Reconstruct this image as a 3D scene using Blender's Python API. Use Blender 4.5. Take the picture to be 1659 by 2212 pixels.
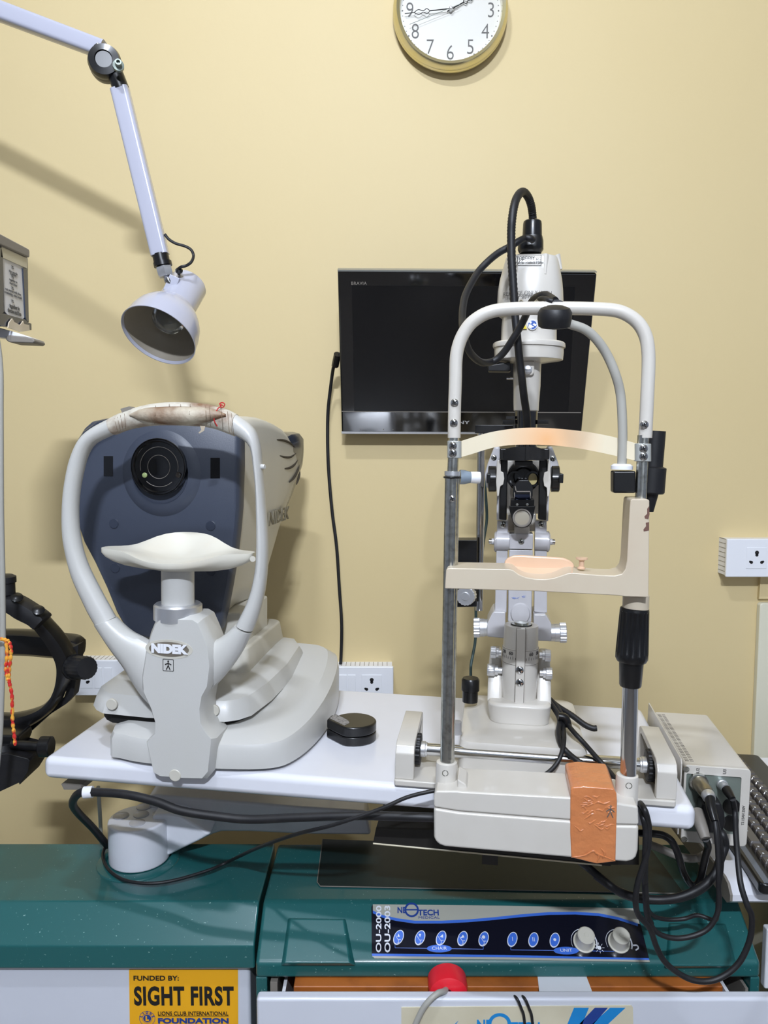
import bpy, bmesh, math, random
from mathutils import Matrix, Vector
random.seed(4)
PI = math.pi
for o in list(bpy.data.objects): bpy.data.objects.remove(o)
COL = bpy.context.scene.collection
SC = bpy.context.scene

# ------------------------------------------------------------------ camera, world, lights, exposure
FPX = 1700.0
TH = math.atan(151 / 1700)
CAM = Vector((0, 0, 1.26))
cam = bpy.data.objects.new('camera', bpy.data.cameras.new('camera')); COL.objects.link(cam)
cam.location = CAM; cam.rotation_euler = (PI / 2 - TH, 0, 0)
cam.data.sensor_width = 36; cam.data.lens = FPX * 36 / 2212
cam.data.clip_start = 0.05
SC.camera = cam
SC.view_settings.view_transform = 'Standard'; SC.view_settings.look = 'None'
SC.view_settings.gamma = 1; SC.view_settings.exposure = -0.08
SC.view_settings.use_curve_mapping = False
w = bpy.data.worlds.new('world'); SC.world = w; w.use_nodes = True
w.node_tree.nodes['Background'].inputs[0].default_value = (0.9, 0.95, 1, 1)
w.node_tree.nodes['Background'].inputs[1].default_value = 0.5

def area(name, loc, target, sx, sy, power, col=(1, 1, 1)):
    l = bpy.data.lights.new(name, 'AREA'); l.shape = 'RECTANGLE'; l.size = sx; l.size_y = sy
    l.energy = power; l.color = col
    o = bpy.data.objects.new(name, l); COL.objects.link(o); o.location = loc
    d = Vector(target) - Vector(loc); o.rotation_euler = d.to_track_quat('-Z', 'Y').to_euler()
    return o
# two ceiling fixtures in front of the wall, one wide fill light added behind the camera
LC = (0.80, 0.87, 1)
area('ceiling_tube_light', (-0.32, 0.28, 2.95), (0.0, 1.3, 1.0), 0.20, 0.04, 19, LC)
area('ceiling_tube_light', (0.02, -1.45, 2.90), (0.05, 1.6, 1.0), 0.28, 0.05, 92, LC)
area('front_fill_light', (0.4, -2.15, 1.75), (0.1, 1.6, 1.1), 2.2, 1.3, 11, (0.80, 0.88, 1))

# ------------------------------------------------------------------ pixel / frame helpers
KS = {'F': (0, 0, 1), 'K1': (0, 0, 2.9625), 'K2': (240, 480, 6.381), 'K3': (0, 480, 5.531), 'K4': (800, 0, 4.608),
      'K5': (120, 840, 2.9625), 'K6': (160, 1280, 2.765), 'L1': (700, 400, 2.765), 'L2': (960, 380, 4.607),
      'L3': (940, 840, 3.318), 'L4': (1020, 940, 6.914), 'L5': (960, 1240, 4.879), 'L6': (840, 1480, 2.5136),
      'L7': (1300, 900, 3.688), 'M1': (0, 1200, 3.95), 'M2': (0, 1660, 2.592), 'M3': (540, 1780, 2.9625),
      'M4': (780, 1880, 2.592), 'M5': (1240, 1500, 3.959), 'M6': (1200, 1800, 3.614), 'M7': (540, 2060, 2.242),
      'M8': (680, 1380, 4.366), 'N1': (1380, 1480, 5.265), 'N2': (1540, 1880, 6.664), 'N3': (1040, 540, 8.295),
      'N4': (560, 860, 7.375), 'N5': (220, 850, 4.879), 'N6': (1560, 1140, 4.424)}
def kx(n, p):
    a, b, s = KS[n]; return (a + p[0] / s, b + p[1] / s)
def ray(px, py):
    xc = (px - 829.5) / FPX; yc = -(py - 1106) / FPX
    return Vector((xc, math.cos(TH) + yc * math.sin(TH), -math.sin(TH) + yc * math.cos(TH)))
class Fr:
    def __init__(s, M): s.M = M; s.I = M.inverted(); s.c = s.I @ CAM; s.R = s.I.to_3x3()
    def at(s, p, w, ax=1, n='F'):
        d = s.R @ ray(*kx(n, p)); return s.c + d * ((w - s.c[ax]) / d[ax])
    def xz(s, n, pts, w): return [(q.x, q.z) for q in (s.at(p, w, 1, n) for p in pts)]
    def path(s, n, pts):
        r = []
        for p in pts:
            if isinstance(p[2], tuple): r.append(s.at(p[:2], p[2][1], 2, n))
            else: r.append(s.at(p[:2], p[2], 1, n))
        return r
    def mm(s, n, px, w, at=(800, 1100)):      # length of px crop pixels at depth w
        a = s.at(at, w, 1); b = s.at((at[0] + px / KS[n][2], at[1]), w, 1); return (b - a).length
W = Fr(Matrix.Identity(4))
_d = ray(780, 1690); _O = CAM + _d * ((0.78 - 1.26) / _d.z)
T = Fr(Matrix.Translation(_O) @ Matrix.Rotation(math.radians(-8), 4, 'Z') @ Matrix.Rotation(math.radians(1.0), 4, 'Y'))

# ------------------------------------------------------------------ materials
MATS = {}
def lin(c):
    c = c / 255; return c / 12.92 if c <= 0.04045 else ((c + 0.055) / 1.055) ** 2.4
def mat(name, col, rough=0.5, metal=0, coat=0, var=0.0, scale=8, col2=None, bump=0, bscale=200, trans=0, sss=0, emit=0, thr=(0.45, 0.75), spot=None):
    if name in MATS: return MATS[name]
    m = bpy.data.materials.new(name); m.use_nodes = True; nt = m.node_tree; b = nt.nodes['Principled BSDF']
    c = tuple(lin(v) for v in col) + (1,)
    b.inputs['Base Color'].default_value = c; b.inputs['Roughness'].default_value = rough
    b.inputs['Metallic'].default_value = metal; b.inputs['Coat Weight'].default_value = coat
    b.inputs['Coat Roughness'].default_value = 0.08
    if trans: b.inputs['Transmission Weight'].default_value = trans
    if sss:
        b.inputs['Subsurface Weight'].default_value = sss; b.inputs['Subsurface Radius'].default_value = (0.01, 0.006, 0.003)
        b.inputs['Subsurface Scale'].default_value = 0.5
    tc = nt.nodes.new('ShaderNodeTexCoord')
    if var:
        n = nt.nodes.new('ShaderNodeTexNoise'); n.inputs['Scale'].default_value = scale; n.inputs['Detail'].default_value = 5
        nt.links.new(tc.outputs['Object'], n.inputs['Vector'])
        r = nt.nodes.new('ShaderNodeMapRange'); r.inputs[1].default_value = thr[0]; r.inputs[2].default_value = thr[1]
        r.inputs[3].default_value = 0; r.inputs[4].default_value = var; r.clamp = True
        nt.links.new(n.outputs[0], r.inputs[0])
        mx = nt.nodes.new('ShaderNodeMix'); mx.data_type = 'RGBA'
        mx.inputs[6].default_value = c
        c2 = col2 or tuple(v * 0.8 for v in col)
        mx.inputs[7].default_value = tuple(lin(v) for v in c2) + (1,)
        nt.links.new(r.outputs[0], mx.inputs[0]); nt.links.new(mx.outputs[2], b.inputs['Base Color'])
    if spot:       # second colour fading out from its own centre
        vd = nt.nodes.new('ShaderNodeVectorMath'); vd.operation = 'DISTANCE'; vd.inputs[1].default_value = spot[0]
        nt.links.new(tc.outputs['Object'], vd.inputs[0])
        r = nt.nodes.new('ShaderNodeMapRange'); r.inputs[1].default_value = 0; r.inputs[2].default_value = spot[1]; r.inputs[3].default_value = 1; r.inputs[4].default_value = 0
        nt.links.new(vd.outputs['Value'], r.inputs[0])
        mx = nt.nodes.new('ShaderNodeMix'); mx.data_type = 'RGBA'; mx.inputs[6].default_value = c; mx.inputs[7].default_value = tuple(lin(v) for v in spot[2]) + (1,)
        nt.links.new(r.outputs[0], mx.inputs[0]); nt.links.new(mx.outputs[2], b.inputs['Base Color'])
    if bump:
        n2 = nt.nodes.new('ShaderNodeTexNoise'); n2.inputs['Scale'].default_value = bscale; n2.inputs['Detail'].default_value = 3
        nt.links.new(tc.outputs['Object'], n2.inputs['Vector'])
        bp = nt.nodes.new('ShaderNodeBump'); bp.inputs['Strength'].default_value = bump; bp.inputs['Distance'].default_value = 0.002
        nt.links.new(n2.outputs[0], bp.inputs['Height']); nt.links.new(bp.outputs[0], b.inputs['Normal'])
    MATS[name] = m; return m
wall_m = mat('cream_wall_paint', (217, 197, 149), 0.6, var=0.35, scale=1.6, col2=(213, 191, 139), bump=0.12, bscale=60, thr=(.35, .7))
ceil_m = mat('ceiling_white', (240, 238, 230), 0.8)
room_m = mat('cool_grey_wall_paint', (150, 155, 165), 0.8)
tile_m = mat('grey_floor_tile', (128, 122, 116), 0.35, var=0.5, scale=30)
lam = mat('white_laminate', (230, 231, 238), 0.28, coat=0.3, var=0.12, scale=14, col2=(205, 205, 205))
arw = mat('pale_grey_plastic', (199, 198, 194), 0.36, coat=0.15, var=0.25, scale=16, col2=(196, 195, 186), bump=0.05, bscale=500)
arb = mat('warm_grey_plastic', (204, 200, 188), 0.4, coat=0.1, var=0.3, scale=9, col2=(190, 184, 170))
slm = mat('beige_enamel', (208, 203, 194), 0.3, coat=0.4, var=0.25, scale=20, col2=(192, 185, 174))
slg = mat('grey_enamel', (192, 190, 192), 0.28, coat=0.4, var=0.2, scale=25)
navy = mat('slate_blue_plastic', (62, 68, 82), 0.42, var=0.3, scale=12, col2=(50, 56, 70), bump=0.06, bscale=600)
navyb = mat('slate_blue_gloss', (52, 58, 72), 0.25, coat=0.3)
blk = mat('black_plastic', (14, 14, 16), 0.32, coat=0.15, var=0.3, scale=30, col2=(30, 29, 28))
blkm = mat('black_rubber', (22, 22, 25), 0.5, var=0.4, scale=60, col2=(44, 42, 42))
blkg = mat('black_gloss', (5, 5, 7), 0.06, coat=1)
scrm = mat('matt_black_screen', (6, 6, 9), 0.3)
grn = mat('teal_green_enamel', (28, 92, 92), 0.36, coat=0.35, var=0.85, scale=260, col2=(150, 185, 180), thr=(.69, .72))
grn2 = mat('shaded_green_glass', (12, 34, 34), 0.5)  # worktop green with the shadow over the tray put into its colour
chrome = mat('chrome', (205, 205, 205), 0.12, 1)
chromed = mat('worn_chrome', (205, 206, 200), 0.26, 1, var=0.6, scale=140, col2=(120, 118, 108))
silver = mat('satin_aluminium', (222, 223, 226), 0.38, 0.85)
steelm = mat('dull_steel', (128, 138, 130), 0.35, 0.35)
gold = mat('gold_bezel', (222, 212, 165), 0.2, 0.9, var=0.9, scale=14, col2=(215, 212, 205))
dialm = mat('clock_dial', (214, 212, 204), 0.4, var=0.25, scale=14, col2=(215, 208, 190))
ivory = mat('ivory_plastic', (205, 192, 170), 0.35, coat=0.2, var=0.4, scale=14, col2=(196, 174, 150))
peach = mat('peach_plastic', (224, 188, 158), 0.3, coat=0.4, var=0.4, scale=18, col2=(216, 172, 134))
silic = mat('yellowed_silicone', (238, 226, 198), 0.35, coat=0.2, spot=((.0, .036, .527), .075, (238, 182, 128)))
orange = mat('orange_parcel_tape', (205, 128, 78), 0.3, coat=0.35, var=0.4, scale=40, col2=(185, 110, 65), bump=1.0, bscale=70)
wrap = mat('dirty_clear_tape_wrap', (206, 200, 186), 0.5, var=0.95, scale=24, col2=(128, 92, 64), bump=0.8, bscale=90, thr=(.46, .66))
white = mat('white_plastic', (236, 237, 241), 0.35, coat=0.2)
whitev = mat('white_steel_front', (214, 217, 226), 0.3, coat=0.3, var=0.15, scale=5)
lampw = mat('white_lamp_enamel', (180, 181, 195), 0.22, coat=0.6)
lampi = mat('lamp_inner_enamel', (150, 142, 128), 0.4)
glass = mat('clear_glass', (240, 245, 245), 0.03, trans=0.95)
ink = mat('black_ink', (22, 20, 20), 0.6)
inkg = mat('grey_ink', (95, 93, 90), 0.6)
inkw = mat('white_ink', (225, 228, 235), 0.5)
blue = mat('blue_print', (60, 110, 210), 0.35)
blued = mat('deep_blue_print', (28, 62, 140), 0.35)
cyan = mat('cyan_print', (20, 135, 205), 0.35)
panelm = mat('panel_black_film', (18, 19, 32), 0.18, coat=0.6)
panelb = mat('panel_silver_film', (172, 172, 160), 0.3, coat=0.4)
amber = mat('amber_sticker', (246, 178, 24), 0.4, var=0.3, scale=12, col2=(236, 160, 20))
plate = mat('aged_name_plate', (214, 206, 180), 0.4, var=0.5, scale=10, col2=(190, 178, 145))
wood = mat('orange_brown_wood', (176, 100, 40), 0.45, var=0.7, scale=20, col2=(120, 62, 22))
red = mat('red_plastic', (225, 35, 50), 0.35, coat=0.2)
greyc = mat('grey_rubber', (168, 166, 158), 0.5)
yellow = mat('yellow_print', (240, 215, 40), 0.4)
redy = mat('red_and_yellow_thread', (205, 40, 35), 0.8, var=1, scale=90, col2=(235, 170, 60), thr=(.45, .55))
redt = mat('red_thread', (190, 40, 40), 0.8)
keym = mat('charcoal_key', (74, 69, 67), 0.4, coat=0.2)
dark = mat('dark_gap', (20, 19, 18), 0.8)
lensg = mat('dark_lens_glass', (3, 3, 5), 0.03, coat=1)
hinge = mat('grey_bracket_plastic', (132, 126, 118), 0.5)
paperm = mat('printed_card', (226, 224, 226), 0.5, var=0.3, scale=10, col2=(205, 200, 170))
conduit = mat('cream_conduit', (222, 218, 196), 0.45)
bezelg = mat('bezel_trim_grey', (150, 152, 148), 0.3, 0.5)

# ------------------------------------------------------------------ mesh builder
class B:
    def __init__(s): s.bm = bmesh.new(); s.mi = 0
    def face(s, vs):
        try:
            f = s.bm.faces.new(vs); f.material_index = s.mi; return f
        except ValueError: return None
    def loft(s, rings, cap=True, closed=True):
        vr = [[s.bm.verts.new(p) for p in r] for r in rings]; n = len(rings[0])
        for a, b in zip(vr[:-1], vr[1:]):
            for i in range(n if closed else n - 1):
                s.face([a[i], a[(i + 1) % n], b[(i + 1) % n], b[i]])
        if cap: s.face(vr[0][::-1]); s.face(vr[-1])
        return s
    def prism(s, pts, y0, y1): return s.loft([[(x, y, z) for x, z in pts] for y in (y0, y1)])
    def prismz(s, pts, z0, z1): return s.loft([[(x, y, z) for x, y in pts] for z in (z0, z1)])
    def prismx(s, pts, x0, x1): return s.loft([[(x, y, z) for y, z in pts] for x in (x0, x1)])
    def box(s, x0, x1, y0, y1, z0, z1): return s.prismz([(x0, y0), (x1, y0), (x1, y1), (x0, y1)], z0, z1)
    def rings(s, org, axis, prof, n=32, up=None, sq=1.0):
        a = Vector(axis).normalized(); u = Vector(up).normalized() if up else a.orthogonal().normalized()
        u = (u - a * u.dot(a)).normalized(); v = a.cross(u)
        o = Vector(org)
        return s.loft([[o + a * h + (u * math.cos(2 * PI * i / n) + v * sq * math.sin(2 * PI * i / n)) * max(r, 1e-5) for i in range(n)] for r, h in prof])
    def cyl(s, p0, p1, r0, r1=None, n=28):
        p0 = Vector(p0); p1 = Vector(p1); return s.rings(p0, p1 - p0, [(r0, 0), (r0 if r1 is None else r1, (p1 - p0).length)], n)
    def knurl(s, p0, p1, r, n=36, d=.06):
        p0 = Vector(p0); p1 = Vector(p1); a = (p1 - p0).normalized(); u = a.orthogonal().normalized(); v = a.cross(u)
        def ring(p, k):
            return [p + (u * math.cos(PI * i / n) + v * math.sin(PI * i / n)) * r * k * (1 - d * (i % 4 > 1)) for i in range(2 * n)]
        L = (p1 - p0).length
        return s.loft([ring(p0, .92), ring(p0 + a * L * .08, 1), ring(p1 - a * L * .08, 1), ring(p1, .92)])
    def tube(s, path, r, n=12, res=6, closed=False, corr=None, sect=None, up=None):
        P = [Vector(p) for p in path]
        if len(P) > 2 and res > 1: P = catmull(P, res)
        m = len(P); R = r if callable(r) else (lambda t: r)
        tang = [(P[min(i + 1, m - 1)] - P[max(i - 1, 0)]).normalized() for i in range(m)]
        u = (Vector(up) if up else tang[0].orthogonal()); rings = []
        for i in range(m):
            t = tang[i]
            if up: u = Vector(up)
            u = (u - t * u.dot(t)).normalized(); v = t.cross(u)
            rr = R(i / (m - 1))
            if corr: rr *= corr(i)
            a, b = sect(i / (m - 1)) if sect else (rr, rr)
            rings.append([P[i] + u * a * math.cos(2 * PI * k / n) + v * b * math.sin(2 * PI * k / n) for k in range(n)])
        return s.loft(rings)
    def xform(s, M): bmesh.ops.transform(s.bm, matrix=M, verts=s.bm.verts); return s
def catmull(P, res=6):
    Q = [2 * P[0] - P[1]] + P + [2 * P[-1] - P[-2]]; out = []
    for i in range(1, len(Q) - 2):
        a, b, c, d = Q[i - 1:i + 3]
        for k in range(res):
            t = k / res
            out.append(0.5 * ((2 * b) + (c - a) * t + (2 * a - 5 * b + 4 * c - d) * t * t + (3 * b - a - 3 * c + d) * t ** 3))
    out.append(P[-1]); return out
def rrect(x0, x1, y0, y1, r, n=5):
    pts = []
    for cx, cy, a0 in ((x1 - r, y1 - r, 0), (x0 + r, y1 - r, 90), (x0 + r, y0 + r, 180), (x1 - r, y0 + r, 270)):
        for i in range(n + 1):
            a = math.radians(a0 + 90 * i / n); pts.append((cx + r * math.cos(a), cy + r * math.sin(a)))
    return pts
def smooth2(pts, res=4, closed=True):
    P = [Vector((a, b, 0)) for a, b in pts]; n = len(P); out = []
    for i in range(n):
        a, b, c, d = P[(i - 1) % n], P[i], P[(i + 1) % n], P[(i + 2) % n]
        for k in range(res):
            t = k / res; q = 0.5 * ((2 * b) + (c - a) * t + (2 * a - 5 * b + 4 * c - d) * t * t + (3 * b - a - 3 * c + d) * t ** 3)
            out.append((q.x, q.y))
    return out

def finish(b, name, mats, bevel=0, seg=3, subd=0, ang=35):
    bmesh.ops.remove_doubles(b.bm, verts=b.bm.verts, dist=1e-6)
    bmesh.ops.recalc_face_normals(b.bm, faces=b.bm.faces)
    me = bpy.data.meshes.new(name); b.bm.to_mesh(me); b.bm.free()
    for m in (mats if isinstance(mats, (list, tuple)) else [mats]): me.materials.append(m)
    me.polygons.foreach_set('use_smooth', [True] * len(me.polygons))
    if not bevel: me.set_sharp_from_angle(angle=math.radians(ang))
    o = bpy.data.objects.new(name, me); COL.objects.link(o)
    if bevel:
        md = o.modifiers.new('bevel', 'BEVEL'); md.width = bevel; md.segments = seg; md.limit_method = 'ANGLE'
        md.angle_limit = math.radians(30); md.harden_normals = True
    if subd:
        md = o.modifiers.new('sub', 'SUBSURF'); md.levels = subd; md.render_levels = subd
    return o
class Thing:
    def __init__(s, name, label, cat, fr, base, group=None, kind=None):
        s.fr = fr; s.base = Vector(base); s.o = bpy.data.objects.new(name, None); COL.objects.link(s.o)
        s.o.empty_display_size = 0.02; s.o.matrix_world = fr.M @ Matrix.Translation(s.base)
        tag(s.o, label, cat, group, kind)
    def part(s, name, b, m, parent=None, label=None, **k):
        b.xform(Matrix.Translation(-s.base)); o = finish(b, name, m, **k); o.parent = parent or s.o
        if label: o['label'] = label
        return o
def tag(o, label, cat, group=None, kind=None):
    if label: o['label'] = label
    if cat: o['category'] = cat
    if group: o['group'] = group
    if kind: o['kind'] = kind
    return o
def solo(name, label, cat, fr, b, m, base=None, group=None, kind=None, **k):
    base = Vector(base) if base is not None else Vector(sum((v.co for v in b.bm.verts), Vector()) / len(b.bm.verts))
    b.xform(Matrix.Translation(-base)); o = finish(b, name, m, **k); o.matrix_world = fr.M @ Matrix.Translation(base)
    return tag(o, label, cat, group, kind)
def struct(name, b, m, **k):
    o = finish(b, name, m, **k); o['kind'] = 'structure'; return o
FONT = None
def text_b(s, size, org, fr_y=None, rot=0, sx=1.0, bold=0.0, ext=0.0003, align='CENTER', shear=0, spacing=1.0, b=None):
    """lettering standing in the local xz plane at org, reading along +x, facing -y"""
    cu = bpy.data.curves.new('txt', 'FONT'); cu.body = s; cu.size = size; cu.align_x = align; cu.align_y = 'CENTER'
    cu.offset = bold; cu.extrude = ext; cu.shear = shear; cu.space_character = spacing; cu.resolution_u = 4
    ob = bpy.data.objects.new('txt', cu); COL.objects.link(ob); bpy.context.view_layer.update()
    me = bpy.data.meshes.new_from_object(ob.evaluated_get(bpy.context.evaluated_depsgraph_get()))
    bpy.data.objects.remove(ob)
    M = Matrix.Translation(org) @ Matrix.Rotation(rot, 4, 'Y') @ Matrix.Rotation(PI / 2, 4, 'X') @ Matrix.Diagonal((sx, 1, 1, 1))
    me.transform(M); b = b or B(); n0 = len(b.bm.faces); b.bm.from_mesh(me); b.bm.faces.ensure_lookup_table()
    for f in b.bm.faces[n0:]: f.material_index = b.mi
    bpy.data.meshes.remove(me); return b
def textfit(s, fr, n, x0, y0, x1, y1, w, bold=0.0, rot=0, ext=.0003, shear=0, spacing=1.0, b=None):
    """lettering fitted to a traced rectangle on the plane y = w"""
    t = text_b(s, 1.0, (0, 0, 0), bold=bold, ext=0, shear=shear, spacing=spacing)
    X = [v.co.x for v in t.bm.verts]; Z = [v.co.z for v in t.bm.verts]
    p, q = fr.at((x0, y1), w, 1, n), fr.at((x1, y0), w, 1, n); W_, H_ = q.x - p.x, q.z - p.z
    if rot: W_, H_ = H_, W_
    kx_, kz_ = W_ / (max(X) - min(X)), H_ / (max(Z) - min(Z)); mx_, mz_ = (max(X) + min(X)) / 2, (max(Z) + min(Z)) / 2
    t.bm.free(); t = text_b(s, 1.0, (0, 0, 0), bold=bold, ext=ext, shear=shear, spacing=spacing)
    M = Matrix.Translation(((p.x + q.x) / 2, w, (p.z + q.z) / 2)) @ Matrix.Rotation(rot, 4, 'Y') @ Matrix.Diagonal((kx_, 1, kz_, 1)) @ Matrix.Translation((-mx_, 0, -mz_))
    t.xform(M); b = b or B(); me = bpy.data.meshes.new('x'); t.bm.to_mesh(me); t.bm.free(); n0 = len(b.bm.faces); b.bm.from_mesh(me); bpy.data.meshes.remove(me)
    b.bm.faces.ensure_lookup_table()
    for f in b.bm.faces[n0:]: f.material_index = b.mi
    return b
def lerp(a, b, t): return a + (b - a) * t
def resample(pts, n):
    P = catmull([Vector((a, b, 0)) for a, b in pts], 4)
    L = [0]
    for a, b in zip(P[:-1], P[1:]): L.append(L[-1] + (b - a).length)
    out = []; j = 0
    for i in range(n):
        t = L[-1] * i / (n - 1)
        while j < len(L) - 2 and L[j + 1] < t: j += 1
        u = (t - L[j]) / max(L[j + 1] - L[j], 1e-9); out.append(P[j].lerp(P[j + 1], u))
    return [(p.x, p.y) for p in out]
def band(b, fr, n, outer, inner, wf, hd, N=60, sec=14, sup=2.6, grow=0.0, rng=(0, 1)):
    """solid swept band between two traced edges: elliptical section, half depth hd"""
    A = resample(outer, N); C = resample(inner, N); rings = []
    for i in range(int(rng[0] * (N - 1)), int(rng[1] * (N - 1)) + 1):
        t = i / (N - 1); wv = wf(t) if callable(wf) else wf
        p = fr.at(A[i], wv, 1, n); q = fr.at(C[i], wv, 1, n); m = (p + q) / 2; h = (p - q) / 2; h = h * (1 + grow / max(h.length, 1e-6))
        d = hd(t) if callable(hd) else hd; r = []
        for k in range(sec):
            a = 2 * PI * k / sec; ca, sa = math.cos(a), math.sin(a)
            f = (abs(ca) ** sup + abs(sa) ** sup) ** (-1 / sup)
            r.append(m + h * ca * f + Vector((0, (d + grow) * sa * f, 0)))
        rings.append(r)
    return b.loft(rings)
def ribbon(b, fr, n, top, bot, wf, th, N=40):
    A = resample(top, N); C = resample(bot, N); rings = []
    for i in range(N):
        t = i / (N - 1); wv = wf(t)
        p = fr.at(A[i], wv, 1, n); q = fr.at(C[i], wv, 1, n)
        rings.append([p, q, q + Vector((0, th, 0)), p + Vector((0, th, 0))])
    return b.loft(rings)
def levels(b, fr, n, lv, w, ratio=1.0, sup=2.0, N=36):
    """vertical body from traced (y, xleft, xright) levels, centred at depth w"""
    rings = []
    for l in lv:
        y, xl, xr = l[:3]; rt = l[3] if len(l) > 3 else ratio; sp = l[4] if len(l) > 4 else sup
        p = fr.at((xl, y), w, 1, n); q = fr.at((xr, y), w, 1, n); m = (p + q) / 2; a = (q - p).length / 2; r = []
        for k in range(N):
            t = 2 * PI * k / N; ca, sa = math.cos(t), math.sin(t); f = (abs(ca) ** sp + abs(sa) ** sp) ** (-1 / sp)
            r.append(m + Vector((a * ca * f, a * rt * sa * f, 0)))
        rings.append(r)
    return b.loft(rings)
def pp(fr, n, pts, w0, w1, b=None):
    b = b or B(); return b.prism(fr.xz(n, pts, w0), w0, w1)
def rp(fr, n, x0, y0, x1, y1, w0, w1, b=None): return pp(fr, n, [(x0, y0), (x1, y0), (x1, y1), (x0, y1)], w0, w1, b)
def screw(th, n, p, w, r=.0035, parent=None, dirv=(0, -1, 0), m=None):
    o = th.fr.at(p, w, 1, n); b = B(); d = Vector(dirv)
    b.rings(o, d, [(r, -.002), (r, .0005), (r * .8, .0014), (r * .35, .0018), (0, .0018)], 16)
    b.mi = 1
    for a in (0.4, 0.4 + PI / 2):
        u = Vector((math.cos(a), 0, math.sin(a))) * r * .62; v = Vector((-math.sin(a), 0, math.cos(a))) * r * .14
        b.loft([[o + d * h + u + v, o + d * h + u - v, o + d * h - u - v, o + d * h - u + v] for h in (.0014, .002)])
    return th.part('screw', b, [m or chrome, dark], parent)
def cable(name, label, path, r, m=None, cat='cable', fr=None, group=None, res=7, **k):
    b = B(); b.tube(path, r, 12, res, **k); return solo(name, label, cat, fr or W, b, m or blkm, group=group)
#SPLIT
# ------------------------------------------------------------------ room
WY = 1.80
def quad_box(x0, x1, y0, y1, z0, z1): return B().box(x0, x1, y0, y1, z0, z1)
struct('wall_back', quad_box(-2.2, 2.2, WY, WY + .1, 0, 3.0), wall_m)
struct('wall_left', quad_box(-2.3, -2.2, -2.2, WY, 0, 3.0), room_m)
struct('wall_right', quad_box(2.2, 2.3, -2.2, WY, 0, 3.0), room_m)
struct('wall_front', quad_box(-2.2, 2.2, -2.3, -2.2, 0, 3.0), room_m)
struct('ceiling', quad_box(-2.2, 2.2, -2.2, WY, 3.0, 3.1), ceil_m)
struct('floor', quad_box(-2.2, 2.2, -2.2, WY, -.1, 0), tile_m)
# cable trunking running down the wall at the right
b = B(); b.prism(W.xz('F', [(1642, 1307), (1646, 1303), (1690, 1303), (1690, 2400), (1600, 2400), (1628, 1640)], 1.783), 1.783, WY)
struct('trim_1', b, conduit, bevel=.003)
b = B(); b.prism([(.865, .9), (.90, .9), (.90, 1.0), (.868, 1.0)], 1.79, WY)
struct('trim_2', b, wall_m)

# wall sockets
def socket_box(label, x0, x1, z0, z1, y0, mods, hatch_side, group=None):
    t = Thing('socket_box', label, 'socket', W, ((x0 + x1) / 2, WY, z0), group)
    t.part('back_box', B().box(x0 + .003, x1 - .003, y0 + .009, WY, z0 + .003, z1 - .003), white)
    # grooves in the mounting box
    g = B()
    if hatch_side == 'top':
        n = int((x1 - x0) / .0105)
        for i in range(1, n): g.box(x0 + i * .0105, x0 + i * .0105 + .0012, y0 + .011, WY - .002, z1 - .0035, z1 - .0026)
    else:
        for i in range(1, 9): g.box(x0 + .0026, x0 + .0035, y0 + .011, WY - .002, z0 + i * .0105, z0 + i * .0105 + .0012)
    t.part('groove', g, hinge)
    fp = t.part('face_plate', B().box(x0, x1, y0, y0 + .009, z0, z1), white, bevel=.003)
    for kind, mx in mods:
        zc = (z0 + z1) / 2
        if kind == 'switch':
            t.part('switch', B().box(mx - .009, mx + .009, y0 - .0015, y0 + .002, zc - .024, zc + .024), white, bevel=.001)
        else:
            t.part('socket_module', B().box(mx - .023, mx + .023, y0 - .001, y0 + .002, zc - .024, zc + .024), white, bevel=.0008)
            h = B()
            for dx, dz, r in ((0, .0125, .0045), (0, .007, .0035), (-.0115, -.0095, .0035), (-.0145, -.011 + .003, .0025), (.0115, -.0095, .0035), (.0145, -.008, .0025)):
                h.cyl((mx + dx, y0 - .0014, zc + dz), (mx + dx, y0 - .0005, zc + dz), r, n=16)
            t.part('pin_hole', h, ink)
    return t
q = W.at((1571, 1164), 1.75); q2 = W.at((1571, 1247), 1.75)
socket_box('white wall socket high on the right at the photo edge', q.x, q.x + .24, q2.z, q.z, 1.75, [('socket', W.at((1634, 1210), 1.75).x), ('switch', q.x + .13), ('switch', q.x + .16)], 'side')
q = W.at((850, 1440), 1.75)
socket_box('white switch and socket box on the wall just right of the eye testing machine', q.x - .225, q.x, q.z - .086, q.z, 1.75,
           [('socket', W.at((803, 1470), 1.75).x), ('switch', W.at((760, 1480), 1.75).x), ('switch', W.at((741, 1480), 1.75).x), ('switch', W.at((722, 1480), 1.75).x)], 'top')
q = W.at((150, 1426), 1.75); q2 = W.at((150, 1503), 1.75)
socket_box('white socket box on the wall half hidden between black headset and eye testing machine', q.x, q.x + .225, q2.z, q.z, 1.75,
           [('socket', W.at((178, 1468), 1.75).x), ('switch', W.at((212, 1462), 1.75).x), ('switch', W.at((234, 1462), 1.75).x)], 'top')

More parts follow.
